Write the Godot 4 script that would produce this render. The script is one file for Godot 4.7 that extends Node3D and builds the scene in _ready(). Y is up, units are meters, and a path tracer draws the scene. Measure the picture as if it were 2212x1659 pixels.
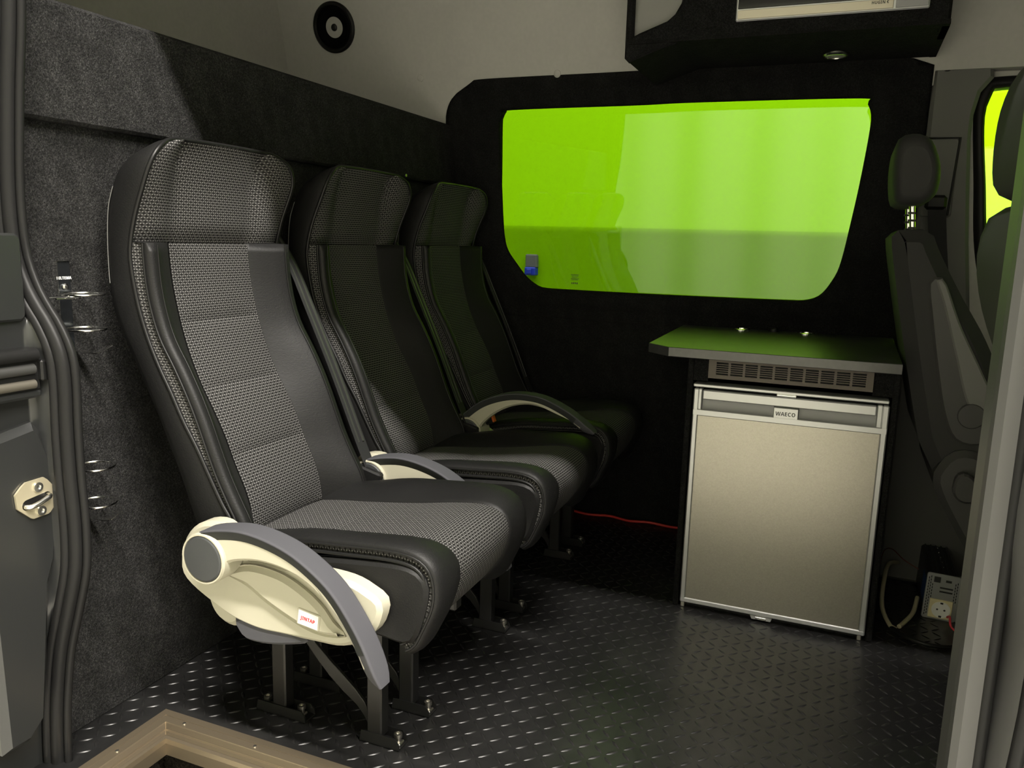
extends Node3D
# Interior of a passenger van seen through its open sliding door.
# x runs towards the front of the van, y is up (van floor at 0), z runs towards the open door; metres.

# ---------------------------------------------------------------- mesh builder
class MB:
	var v := PackedVector3Array()
	var uv := PackedVector2Array()
	var ix := PackedInt32Array()
	func add(p, t = Vector2.ZERO) -> int:
		v.append(p)
		uv.append(t)
		return v.size() - 1
	func tri(a, b, c):
		ix.append(a)
		ix.append(c)
		ix.append(b)
	func quad(a, b, c, d):
		tri(a, b, c)
		tri(a, c, d)
	func fquad(a, b, c, d):
		quad(add(a, Vector2(0, 0)), add(b, Vector2(1, 0)), add(c, Vector2(1, 1)), add(d, Vector2(0, 1)))
	func ftri(a, b, c):
		tri(add(a), add(b), add(c))
	# rows of points, smooth; uvs in metres unless given
	func grid(rows, closed_row = false, flip = false, uvs = []):
		var base := v.size()
		var m: int = rows[0].size()
		var acc := 0.0
		for i in rows.size():
			if i > 0:
				acc += (rows[i][m / 2] - rows[i - 1][m / 2]).length()
			var u := 0.0
			for j in m:
				if j > 0:
					u += (rows[i][j] - rows[i][j - 1]).length()
				add(rows[i][j], Vector2(u, acc) if uvs.is_empty() else uvs[i][j])
		for i in rows.size() - 1:
			for j in (m if closed_row else m - 1):
				var j2: int = (j + 1) % m
				var a: int = base + i * m + j
				var b: int = base + i * m + j2
				var c: int = base + (i + 1) * m + j2
				var d: int = base + (i + 1) * m + j
				if flip:
					quad(a, d, c, b)
				else:
					quad(a, b, c, d)
	func fan(ring, flip = false):
		var c := Vector3.ZERO
		for p in ring:
			c += p
		c /= ring.size()
		var k := add(c)
		var base := v.size()
		for p in ring:
			add(p)
		for j in ring.size():
			var j2: int = (j + 1) % ring.size()
			if flip:
				tri(k, base + j2, base + j)
			else:
				tri(k, base + j, base + j2)
	func box(c: Vector3, s: Vector3, b := 0.0, t := Basis.IDENTITY):
		var h := s * 0.5
		b = minf(b, minf(h.x, minf(h.y, h.z)) * 0.98)
		if b <= 0.0:
			var p := []
			for k in 8:
				p.append(c + t * Vector3(h.x if k & 1 else -h.x, h.y if k & 2 else -h.y, h.z if k & 4 else -h.z))
			for f in [[0, 4, 6, 2], [1, 3, 7, 5], [0, 1, 5, 4], [2, 6, 7, 3], [0, 2, 3, 1], [4, 5, 7, 6]]:
				fquad(p[f[0]], p[f[1]], p[f[2]], p[f[3]])
			return
		var P := func(sx, sy, sz, ax):
			var q := Vector3(sx * (h.x - (0.0 if ax == 0 else b)), sy * (h.y - (0.0 if ax == 1 else b)), sz * (h.z - (0.0 if ax == 2 else b)))
			return c + t * q
		for ax in 3:
			for s1 in [-1, 1]:
				var q := []
				for w in [[-1, -1], [1, -1], [1, 1], [-1, 1]]:
					var e := [0, 0, 0]
					e[ax] = s1
					e[(ax + 1) % 3] = w[0]
					e[(ax + 2) % 3] = w[1]
					q.append(P.call(e[0], e[1], e[2], ax))
				if s1 > 0:
					fquad(q[0], q[1], q[2], q[3])
				else:
					fquad(q[3], q[2], q[1], q[0])
		for ax in 3:
			var a1: int = (ax + 1) % 3
			var a2: int = (ax + 2) % 3
			for w in [[-1, -1], [1, -1], [1, 1], [-1, 1]]:
				var e0 := [0, 0, 0]
				var e1 := [0, 0, 0]
				e0[ax] = -1
				e1[ax] = 1
				e0[a1] = w[0]
				e1[a1] = w[0]
				e0[a2] = w[1]
				e1[a2] = w[1]
				var A = P.call(e0[0], e0[1], e0[2], a1)
				var B = P.call(e1[0], e1[1], e1[2], a1)
				var C = P.call(e1[0], e1[1], e1[2], a2)
				var D = P.call(e0[0], e0[1], e0[2], a2)
				if w[0] * w[1] > 0:
					fquad(A, B, C, D)
				else:
					fquad(D, C, B, A)
		for sx in [-1, 1]:
			for sy in [-1, 1]:
				for sz in [-1, 1]:
					var A = P.call(sx, sy, sz, 0)
					var B = P.call(sx, sy, sz, 1)
					var C = P.call(sx, sy, sz, 2)
					if sx * sy * sz > 0:
						ftri(A, B, C)
					else:
						ftri(A, C, B)
	func tube(path, r, seg := 8, closed := false, caps := true):
		var n: int = path.size()
		var rows := []
		var up := Vector3.UP
		var t0: Vector3 = (path[1] - path[0]).normalized()
		if absf(t0.dot(up)) > 0.9:
			up = Vector3.RIGHT
		var nrm: Vector3 = (up - t0 * up.dot(t0)).normalized()
		for i in n:
			var a: Vector3 = path[(i - 1 + n) % n] if (closed or i > 0) else path[0]
			var b: Vector3 = path[(i + 1) % n] if (closed or i < n - 1) else path[n - 1]
			var t: Vector3 = (b - a).normalized()
			nrm = (nrm - t * nrm.dot(t)).normalized()
			var bi := t.cross(nrm)
			var rr: float = r[i] if r is Array else r
			var row := []
			for k in seg:
				var an := TAU * k / seg
				row.append(path[i] + (nrm * cos(an) + bi * sin(an)) * rr)
			rows.append(row)
		if closed:
			rows.append(rows[0])
		grid(rows, true)
		if caps and not closed:
			fan(rows[0], true)
			fan(rows[n - 1])
	# ribbon of given width and thickness along a path; side = direction of the width
	func strap(path, width, thick, side: Vector3):
		var rows := []
		for i in path.size():
			var a: Vector3 = path[maxi(i - 1, 0)]
			var b: Vector3 = path[mini(i + 1, path.size() - 1)]
			var t: Vector3 = (b - a).normalized()
			var s: Vector3 = (side - t * side.dot(t)).normalized()
			var up := t.cross(s)
			var p: Vector3 = path[i]
			rows.append([p + s * width * 0.5 + up * thick * 0.5, p - s * width * 0.5 + up * thick * 0.5, p - s * width * 0.5 - up * thick * 0.5, p + s * width * 0.5 - up * thick * 0.5])
		for i in rows.size() - 1:
			for j in 4:
				var k: int = (j + 1) % 4
				fquad(rows[i][j], rows[i][k], rows[i + 1][k], rows[i + 1][j])
		fquad(rows[0][3], rows[0][2], rows[0][1], rows[0][0])
		var l: int = rows.size() - 1
		fquad(rows[l][0], rows[l][1], rows[l][2], rows[l][3])
	func lathe(prof, t: Transform3D, seg := 24):
		# prof: Vector2(radius, height along local z)
		for i in prof.size() - 1:
			var r0 := []
			var r1 := []
			for k in seg:
				var an := TAU * k / seg
				r0.append(t * Vector3(cos(an) * prof[i].x, sin(an) * prof[i].x, prof[i].y))
				r1.append(t * Vector3(cos(an) * prof[i + 1].x, sin(an) * prof[i + 1].x, prof[i + 1].y))
			grid([r0, r1], true)
	# polygon in local xy extruded from w0 to w1 along local z, both rims chamfered by b
	func prism(poly, w0: float, w1: float, t := Transform3D.IDENTITY, b := 0.0, smooth := false):
		var q := PackedVector2Array(poly)
		if Geometry2D.is_polygon_clockwise(q):
			q.reverse()
		var n := q.size()
		var ins := PackedVector2Array()
		for i in n:
			var e0 := (q[i] - q[(i + n - 1) % n]).normalized()
			var e1 := (q[(i + 1) % n] - q[i]).normalized()
			var m := Vector2(-e0.y, e0.x) + Vector2(-e1.y, e1.x)
			if m.length() < 0.01:
				m = Vector2(-e0.y, e0.x)
			m = m.normalized()
			var k := maxf(0.4, m.dot(Vector2(-e1.y, e1.x)))
			ins.append(q[i] + m * b / k)
		var tr := Geometry2D.triangulate_polygon(ins if b > 0.0 else q)
		if tr.is_empty():
			tr = Geometry2D.triangulate_polygon(q)
		var capq := ins if b > 0.0 else q
		for side in 2:
			var base := v.size()
			for p in capq:
				add(t * Vector3(p.x, p.y, w1 if side else w0), p)
			for k in range(0, tr.size(), 3):
				# triangulation winding is not fixed: test it
				var A := capq[tr[k]]
				var B := capq[tr[k + 1]]
				var C := capq[tr[k + 2]]
				var ccw := (B - A).cross(C - A) > 0.0
				if ccw == (side == 1):
					tri(base + tr[k], base + tr[k + 1], base + tr[k + 2])
				else:
					tri(base + tr[k], base + tr[k + 2], base + tr[k + 1])
		var rings := []
		if b > 0.0:
			rings = [[ins, w0], [q, w0 + b], [q, w1 - b], [ins, w1]]
		else:
			rings = [[q, w0], [q, w1]]
		for r in rings.size() - 1:
			if smooth:
				var A := []
				var B := []
				for i in n:
					A.append(t * Vector3(rings[r][0][i].x, rings[r][0][i].y, rings[r][1]))
					B.append(t * Vector3(rings[r + 1][0][i].x, rings[r + 1][0][i].y, rings[r + 1][1]))
				grid([A, B], true)
			else:
				for i in n:
					var j := (i + 1) % n
					var p0: Vector2 = rings[r][0][i]
					var p1: Vector2 = rings[r][0][j]
					var p2: Vector2 = rings[r + 1][0][j]
					var p3: Vector2 = rings[r + 1][0][i]
					fquad(t * Vector3(p0.x, p0.y, rings[r][1]), t * Vector3(p1.x, p1.y, rings[r][1]), t * Vector3(p2.x, p2.y, rings[r + 1][1]), t * Vector3(p3.x, p3.y, rings[r + 1][1]))
	# outline in local xy made into a rounded pad from w0 to w1
	func pillow(poly, w0: float, w1: float, t := Transform3D.IDENTITY, r := 0.04, shrink := 0.35):
		var c := Vector2.ZERO
		for p in poly:
			c += p
		c /= poly.size()
		var rows := []
		for k in 14:
			var s := k / 13.0
			var e := 0.0
			var w := 0.0
			if k < 6:
				e = 1.0 - sin(PI / 2 * k / 6.0)
				w = w0 + r * (1.0 - cos(PI / 2 * k / 6.0))
			elif k > 7:
				e = 1.0 - sin(PI / 2 * (13 - k) / 6.0)
				w = w1 - r * (1.0 - cos(PI / 2 * (13 - k) / 6.0))
			else:
				w = w0 + r if k == 6 else w1 - r
			var row := []
			for p in poly:
				var q: Vector2 = c + (p - c) * (1.0 - shrink * e)
				row.append(t * Vector3(q.x, q.y, w))
			rows.append(row)
		grid(rows, true)
		fan(rows[0], true)
		fan(rows[13])
	func mesh() -> ArrayMesh:
		var n := PackedVector3Array()
		n.resize(v.size())
		for k in range(0, ix.size(), 3):
			var a := v[ix[k]]
			var b := v[ix[k + 2]]
			var c := v[ix[k + 1]]
			var f := (b - a).cross(c - a)
			n[ix[k]] += f
			n[ix[k + 1]] += f
			n[ix[k + 2]] += f
		for k in n.size():
			n[k] = n[k].normalized() if n[k].length_squared() > 0.0 else Vector3.UP
		var arr := []
		arr.resize(Mesh.ARRAY_MAX)
		arr[Mesh.ARRAY_VERTEX] = v
		arr[Mesh.ARRAY_NORMAL] = n
		arr[Mesh.ARRAY_TEX_UV] = uv
		arr[Mesh.ARRAY_INDEX] = ix
		var m := ArrayMesh.new()
		m.add_surface_from_arrays(Mesh.PRIMITIVE_TRIANGLES, arr)
		return m

# ---------------------------------------------------------------- small helpers
var M := {}
var used := {}

func numbered(called: String) -> String:
	used[called] = used.get(called, -1) + 1
	return called if used[called] == 0 else "%s_%03d" % [called, used[called]]

func obj(called, mb, mat, parent = null):
	var o := MeshInstance3D.new()
	o.mesh = mb.mesh() if mb is MB else mb
	o.material_override = M[mat] if mat is String else mat
	if parent == null:
		o.name = numbered(called)
		add_child(o)
	else:
		o.name = called
		parent.add_child(o, true)
	return o

func tag(o, label, category, group = ""):
	o.set_meta("label", label)
	o.set_meta("category", category)
	if group != "":
		o.set_meta("group", group)
	return o

func thing(called, label, category, at = Vector3.ZERO, group = ""):
	var o := Node3D.new()
	o.name = numbered(called)
	add_child(o)
	o.position = at
	return tag(o, label, category, group)

func struct(called, mb, mat):
	var o = obj(called, mb, mat)
	o.set_meta("kind", "structure")
	return o

func sroot(called):
	var o := Node3D.new()
	o.name = called
	add_child(o)
	o.set_meta("kind", "structure")
	return o

func bx(lo: Vector3, hi: Vector3, b := 0.0) -> MB:
	var m := MB.new()
	m.box((lo + hi) * 0.5, hi - lo, b)
	return m

func lerp_tab(xs, ys, x) -> float:
	if x <= xs[0]:
		return ys[0]
	for i in xs.size() - 1:
		if x <= xs[i + 1]:
			var t: float = (x - xs[i]) / (xs[i + 1] - xs[i])
			# Catmull-Rom for a smooth profile
			var y0: float = ys[maxi(i - 1, 0)]
			var y3: float = ys[mini(i + 2, xs.size() - 1)]
			var x0: float = xs[maxi(i - 1, 0)]
			var x3: float = xs[mini(i + 2, xs.size() - 1)]
			var h: float = xs[i + 1] - xs[i]
			var m1: float = (ys[i + 1] - y0) / maxf(xs[i + 1] - x0, 1e-6) * h
			var m2: float = (y3 - ys[i]) / maxf(x3 - xs[i], 1e-6) * h
			var t2 := t * t
			var t3 := t2 * t
			return (2 * t3 - 3 * t2 + 1) * ys[i] + (t3 - 2 * t2 + t) * m1 + (-2 * t3 + 3 * t2) * ys[i + 1] + (t3 - t2) * m2
	return ys[ys.size() - 1]

# smooth curve through points (Vector2 or Vector3), n samples, even in length
func curve(pts, n, closed := false) -> Array:
	var p := []
	var cnt: int = pts.size()
	for i in (cnt if closed else cnt - 1):
		var a = pts[(i - 1 + cnt) % cnt] if (closed or i > 0) else pts[0]
		var b = pts[i]
		var c = pts[(i + 1) % cnt]
		var d = pts[(i + 2) % cnt] if (closed or i < cnt - 2) else pts[cnt - 1]
		for k in 8:
			p.append(b.cubic_interpolate(c, a, d, k / 8.0))
	p.append(pts[0] if closed else pts[cnt - 1])
	var acc := [0.0]
	for i in range(1, p.size()):
		acc.append(acc[i - 1] + (p[i] - p[i - 1]).length())
	var out := []
	var at := 0
	for k in n:
		var s: float = acc[acc.size() - 1] * k / (n if closed else n - 1)
		while at < acc.size() - 2 and acc[at + 1] < s:
			at += 1
		var f: float = clampf((s - acc[at]) / maxf(acc[at + 1] - acc[at], 1e-9), 0, 1)
		out.append(p[at].lerp(p[at + 1], f))
	return out

func v2(a) -> Array:
	var o := []
	for p in a:
		o.append(Vector2(p[0], p[1]))
	return o

# outline seen at one depth moved to another: scaled about the eye point (0, 1)
func sc(pts, s: float) -> Array:
	var o := []
	for p in pts:
		o.append(Vector2(p[0] * s, 1.0 - (1.0 - p[1]) * s))
	return o

func dense(poly, step: float) -> Array:
	var o := []
	for i in poly.size():
		var a: Vector2 = poly[i]
		var b: Vector2 = poly[(i + 1) % poly.size()]
		var n := maxi(1, int(ceil((b - a).length() / step)))
		for k in n:
			o.append(a.lerp(b, float(k) / n))
	return o

func round_rect(x0, y0, x1, y1, r, n := 5) -> Array:
	var o := []
	for c in [[x1 - r, y1 - r, 0], [x0 + r, y1 - r, 1], [x0 + r, y0 + r, 2], [x1 - r, y0 + r, 3]]:
		for k in n + 1:
			var a: float = (c[2] + float(k) / n) * PI / 2
			o.append(Vector2(c[0] + r * cos(a), c[1] + r * sin(a)))
	return o

func frame_at(o: Vector3, x: Vector3, y: Vector3) -> Transform3D:
	return Transform3D(Basis(x.normalized(), y.normalized(), x.cross(y).normalized()), o)

func text(called, s, size, at: Vector3, x: Vector3, y: Vector3, mat, parent):
	var tm := TextMesh.new()
	var f := SystemFont.new()
	f.font_names = PackedStringArray(["Droid Sans"])
	f.font_weight = 700
	tm.font = f
	tm.text = s
	tm.font_size = 32
	tm.pixel_size = size / 24.0
	tm.depth = 0.0006
	tm.curve_step = 1.0
	var o := MeshInstance3D.new()
	o.mesh = tm
	o.material_override = M[mat]
	o.name = called
	parent.add_child(o, true)
	o.transform = frame_at(at, x, y)
	return o

# ---------------------------------------------------------------- textures and materials
func tile_noise(n: int, cells: int, sd: int) -> PackedFloat32Array:
	var r := RandomNumberGenerator.new()
	r.seed = sd
	var lat := PackedFloat32Array()
	lat.resize(cells * cells)
	for i in lat.size():
		lat[i] = r.randf()
	var out := PackedFloat32Array()
	out.resize(n * n)
	for y in n:
		var fy := float(y) * cells / n
		var y0 := int(fy) % cells
		var y1 := (y0 + 1) % cells
		var ty := fy - int(fy)
		ty = ty * ty * (3 - 2 * ty)
		for x in n:
			var fx := float(x) * cells / n
			var x0 := int(fx) % cells
			var x1 := (x0 + 1) % cells
			var tx := fx - int(fx)
			tx = tx * tx * (3 - 2 * tx)
			out[y * n + x] = lerpf(lerpf(lat[y0 * cells + x0], lat[y0 * cells + x1], tx), lerpf(lat[y1 * cells + x0], lat[y1 * cells + x1], tx), ty)
	return out

func noise_tex(n: int, layers, lo: Color, hi: Color, power := 1.0, sd := 1) -> ImageTexture:
	var sum := PackedFloat32Array()
	sum.resize(n * n)
	for l in layers.size():
		var a := tile_noise(n, layers[l][0], sd * 17 + l)
		for i in a.size():
			sum[i] += a[i] * layers[l][1]
	var mn := 9.0
	var mx := -9.0
	for s in sum:
		mn = minf(mn, s)
		mx = maxf(mx, s)
	var im := Image.create(n, n, false, Image.FORMAT_RGB8)
	for i in sum.size():
		im.set_pixel(i % n, i / n, lo.lerp(hi, pow((sum[i] - mn) / (mx - mn), power)))
	return ImageTexture.create_from_image(im)

func lin(r, g, b) -> Color:
	return Color(r, g, b).linear_to_srgb()

func mat(called, c: Color, rough := 0.6, metal := 0.0, spec := 0.5) -> StandardMaterial3D:
	var m := StandardMaterial3D.new()
	m.resource_name = called
	m.albedo_color = c
	m.roughness = rough
	m.metallic = metal
	m.metallic_specular = spec
	M[called] = m
	return m

func tri(m: StandardMaterial3D, scale: float, world := true):
	m.uv1_triplanar = true
	m.uv1_world_triplanar = world
	m.uv1_scale = Vector3.ONE * scale

func bump(m: StandardMaterial3D, t, cm: float):
	m.heightmap_enabled = true
	m.heightmap_texture = t
	m.heightmap_scale = cm

func fabric_tex() -> Array:
	var n := 96
	var im := Image.create(n, n, false, Image.FORMAT_RGB8)
	var hm := Image.create(n, n, false, Image.FORMAT_RGB8)
	var nz := tile_noise(n, 48, 5)
	for y in n:
		for x in n:
			# two columns and two rows of a basket weave: dark pits, light knots between them
			var u := x * 2.0 / n
			var w := y * 2.0 / n
			var row := int(w)
			# dark oval over every second column, shifted from row to row
			var pu := fposmod(u + 1.0 * row + 1.0, 2.0) - 1.0
			var pw := fposmod(w, 1.0) - 0.5
			var pit := clampf(1.6 - 1.5 * sqrt(pow(pu / 0.72, 2) + pow(pw / 0.37, 2)), 0, 1)
			# light knot in every column along the row lines
			var ku := fposmod(u, 1.0) - 0.5
			var kw := fposmod(w + 0.5, 1.0) - 0.5
			var knot := clampf(1.6 - 1.5 * sqrt(pow(ku / 0.22, 2) + pow(kw / 0.19, 2)), 0, 1)
			var g := 0.033 + 0.012 * nz[y * n + x]
			g = lerpf(g, 0.007, pit)
			g = lerpf(g, 0.29, knot)
			im.set_pixel(x, y, Color(g * 1.02, g, g * 0.98).linear_to_srgb())
			var h := 0.5 - 0.4 * pit + 0.45 * knot
			hm.set_pixel(x, y, Color(h, h, h))
	return [ImageTexture.create_from_image(im), ImageTexture.create_from_image(hm)]

func materials():
	var carpet_t := noise_tex(256, [[256, 0.55], [128, 0.8], [64, 0.3], [9, 0.25]], lin(0.006, 0.006, 0.006), lin(0.084, 0.084, 0.082), 1.9, 3)
	var fine_t := noise_tex(256, [[128, 0.6], [64, 0.4]], Color.BLACK, Color.WHITE, 1.0, 4)
	var m = mat("carpet", Color.WHITE, 1.0, 0.0, 0.2)
	m.albedo_texture = carpet_t
	tri(m, 5.5)
	bump(m, fine_t, 0.12)
	m = mat("carpet_black", lin(0.5, 0.5, 0.5), 1.0, 0.0, 0.2)
	m.albedo_texture = carpet_t
	tri(m, 5.5)
	bump(m, fine_t, 0.12)
	m = mat("step_carpet", lin(0.85, 0.72, 0.6), 1.0, 0.0, 0.2)
	m.albedo_texture = carpet_t
	tri(m, 5.0)
	bump(m, fine_t, 0.12)
	var grain := noise_tex(256, [[90, 0.7], [45, 0.5], [180, 0.25]], Color.BLACK, Color.WHITE, 1.0, 7)
	m = mat("leather", lin(0.007, 0.007, 0.007), 0.5, 0.0, 0.32)
	tri(m, 9.0, false)
	bump(m, grain, 0.03)
	m = mat("leather_plain", lin(0.007, 0.007, 0.007), 0.38, 0.0, 0.35)
	var fab := fabric_tex()
	m = mat("fabric", Color.WHITE, 0.9, 0.0, 0.2)
	m.albedo_texture = fab[0]
	m.uv1_scale = Vector3(1.0 / 0.012, 1.0 / 0.0112, 1)
	bump(m, fab[1], 0.05)
	m = mat("belt", lin(0.02, 0.02, 0.021), 0.7, 0.0, 0.3)
	mat("stitch", lin(0.1, 0.1, 0.095), 0.7)
	mat("black_metal", lin(0.008, 0.008, 0.008), 0.4, 0.0, 0.5)
	mat("black_plastic", lin(0.008, 0.008, 0.008), 0.45, 0.0, 0.35)
	mat("rubber", lin(0.011, 0.011, 0.011), 0.42, 0.0, 0.26)
	m = mat("floor_rubber", Color.WHITE, 0.34, 0.0, 0.5)
	m.albedo_texture = noise_tex(256, [[6, 0.6], [24, 0.4], [128, 0.35]], lin(0.009, 0.009, 0.009), lin(0.019, 0.0187, 0.0183), 1.2, 11)
	tri(m, 1.3)
	mat("cream", lin(0.36, 0.343, 0.268), 0.45)
	mat("grey_pad", lin(0.055, 0.055, 0.062), 0.75, 0.0, 0.3)
	mat("pad_dark", lin(0.028, 0.03, 0.03), 0.7, 0.0, 0.3)
	mat("hub_grey", lin(0.028, 0.03, 0.032), 0.5)
	mat("ivory_metal", lin(0.5, 0.45, 0.32), 0.4, 0.6)
	mat("worn_metal", lin(0.12, 0.11, 0.09), 0.45, 0.5)
	mat("brushed_bezel", lin(0.5, 0.46, 0.38), 0.4, 0.6)
	mat("lens_frosted", lin(0.3, 0.3, 0.28), 0.3)
	mat("dark_chrome", lin(0.05, 0.055, 0.06), 0.15, 0.8)
	mat("cone_black", lin(0.003, 0.003, 0.003), 0.7, 0.0, 0.1)
	mat("pink_wire", lin(0.6, 0.06, 0.08), 0.5)
	mat("steel", lin(0.62, 0.62, 0.6), 0.25, 1.0)
	mat("bolt", lin(0.55, 0.53, 0.48), 0.35, 1.0)
	mat("chrome", lin(0.85, 0.85, 0.83), 0.16, 1.0)
	mat("silver", lin(0.48, 0.485, 0.49), 0.38, 0.75)
	m = mat("stainless", Color.WHITE, 0.38, 1.0)
	m.albedo_texture = noise_tex(128, [[128, 0.5], [64, 0.3]], lin(0.32, 0.305, 0.265), lin(0.38, 0.36, 0.315), 1.0, 13)
	tri(m, 4.0)
	mat("bronze_alu", lin(0.3, 0.245, 0.17), 0.42, 0.85)
	mat("grey_plastic", lin(0.25, 0.25, 0.26), 0.4)
	m = mat("liner_grey", lin(0.42, 0.415, 0.39), 0.75)
	m.albedo_texture = noise_tex(128, [[64, 0.5], [8, 0.5]], Color(0.94, 0.94, 0.94), Color.WHITE, 1.0, 15)
	tri(m, 2.0)
	mat("pillar_trim", lin(0.1, 0.1, 0.094), 0.6)
	mat("seat_cloth_dark", lin(0.014, 0.014, 0.014), 0.8)
	mat("seat_plastic", lin(0.03, 0.03, 0.029), 0.5)
	m = mat("paint", lin(0.022, 0.023, 0.023), 0.32, 0.2)
	m.clearcoat_enabled = true
	m.clearcoat = 0.2
	m.clearcoat_roughness = 0.15
	mat("paint_light", lin(0.045, 0.045, 0.044), 0.45)
	m = mat("worktop", Color.WHITE, 0.3, 0.0, 0.65)
	m.albedo_texture = noise_tex(256, [[7, 0.6], [16, 0.5], [60, 0.3]], lin(0.018, 0.018, 0.018), lin(0.055, 0.055, 0.054), 1.1, 21)
	tri(m, 2.6)
	mat("vent_brown", lin(0.075, 0.062, 0.05), 0.5, 0.3)
	mat("white_label", lin(0.75, 0.75, 0.73), 0.5)
	mat("red_print", lin(0.55, 0.03, 0.05), 0.5)
	mat("dark_print", lin(0.02, 0.02, 0.02), 0.5)
	mat("red_wire", lin(0.4, 0.02, 0.015), 0.5)
	mat("dark_red", lin(0.12, 0.012, 0.01), 0.6)
	mat("insert_grey", lin(0.19, 0.19, 0.18), 0.7)
	mat("orange", lin(0.5, 0.1, 0.015), 0.5)
	mat("beige_cable", lin(0.42, 0.38, 0.26), 0.5)
	mat("ivory", lin(0.66, 0.58, 0.36), 0.45)
	mat("blue_plastic", lin(0.01, 0.04, 0.5), 0.45)
	mat("blue_label", lin(0.02, 0.07, 0.22), 0.5)
	mat("socket_grey", lin(0.12, 0.14, 0.13), 0.5)
	mat("screen_black", lin(0.004, 0.004, 0.005), 0.08)
	m = mat("tinted_glass", Color(0.0, 0.0, 0.0, 0.4), 0.02, 0.0, 0.5)
	m.transparency = BaseMaterial3D.TRANSPARENCY_ALPHA
	m = mat("clear_glass", Color(0.0, 0.0, 0.0, 0.05), 0.02, 0.0, 0.5)
	m.transparency = BaseMaterial3D.TRANSPARENCY_ALPHA
	m = mat("lens", Color(0.9, 0.9, 0.85, 0.4), 0.2)
	mat("green_screen", lin(0.26, 0.62, 0.003), 0.95, 0.0, 0.05)
	mat("hall_floor", lin(0.56, 0.54, 0.49), 0.6)
	mat("hall_wall", lin(0.55, 0.53, 0.48), 0.9)
	mat("curtain", lin(0.52, 0.505, 0.45), 0.9)
	m = mat("tube_glow", Color.WHITE, 0.5)
	m.emission_enabled = true
	m.emission = Color(1.0, 0.97, 0.92)
	m.emission_energy_multiplier = 3.0

# ---------------------------------------------------------------- scene
func _ready():
	var cam := Camera3D.new()
	cam.name = "camera"
	cam.position = Vector3(0, 1, 0)
	cam.basis = Basis(Vector3.UP, deg_to_rad(22.131)) * Basis(Vector3.RIGHT, deg_to_rad(-10.095)) * Basis(Vector3.BACK, deg_to_rad(1.617))
	cam.fov = 51.14
	cam.near = 0.02
	add_child(cam)
	cam.current = true
	var env := Environment.new()
	env.background_mode = Environment.BG_COLOR
	env.background_color = Color(0.0, 0.0, 0.0)
	env.tonemap_mode = Environment.TONE_MAPPER_LINEAR
	env.tonemap_exposure = 1.0
	env.sdfgi_enabled = true
	env.ssao_enabled = true
	env.ssil_enabled = true
	var we := WorldEnvironment.new()
	we.name = "environment"
	we.environment = env
	add_child(we)
	materials()
	for x in [0.2, 2.0, 3.8]:
		tube_lamp(Vector3(x, 4.45, 0.5), 43.0, "fluorescent tube lamp on the hall ceiling above the open van door", "tube lamps over the van door")
	for x in [-2.2, -0.4, 1.4]:
		tube_lamp(Vector3(x, 4.45, -3.3), 7.5, "fluorescent tube lamp on the hall ceiling along the green wall", "tube lamps along the green wall")
		tube_lamp(Vector3(x, 4.45, -1.5), 12.0, "added unseen tube lamp above the van roof, fill for the green wall", "added fill lamps above the van roof")  # added fill row, brightens the lower green wall
	hall()
	van_shell()
	window_side()
	front_cab()
	door_pillars()
	floor_treads(cam)
	seats()
	kitchen()
	console()
	small_things()

func tube_lamp(at: Vector3, energy: float, label, group):
	var t = thing("tube_lamp", label, "lamp", at, group)
	obj("housing", bx(Vector3(-0.76, 0.02, -0.06), Vector3(0.76, 0.09, 0.06), 0.01), "paint_light", t)
	var m := MB.new()
	m.tube([Vector3(-0.74, 0, 0), Vector3(0.74, 0, 0)], 0.016, 10)
	obj("light_tube", m, "tube_glow", t)
	var l := AreaLight3D.new()
	l.name = "tube_light"
	l.area_size = Vector2(1.46, 0.12)
	l.area_normalize_energy = true
	l.light_energy = energy
	l.light_color = Color(1.0, 0.975, 0.94)
	l.area_range = 20.0
	l.shadow_enabled = true
	t.add_child(l)
	l.position = Vector3(0, -0.025, 0)
	l.rotation = Vector3(-PI / 2, 0, 0)

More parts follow.
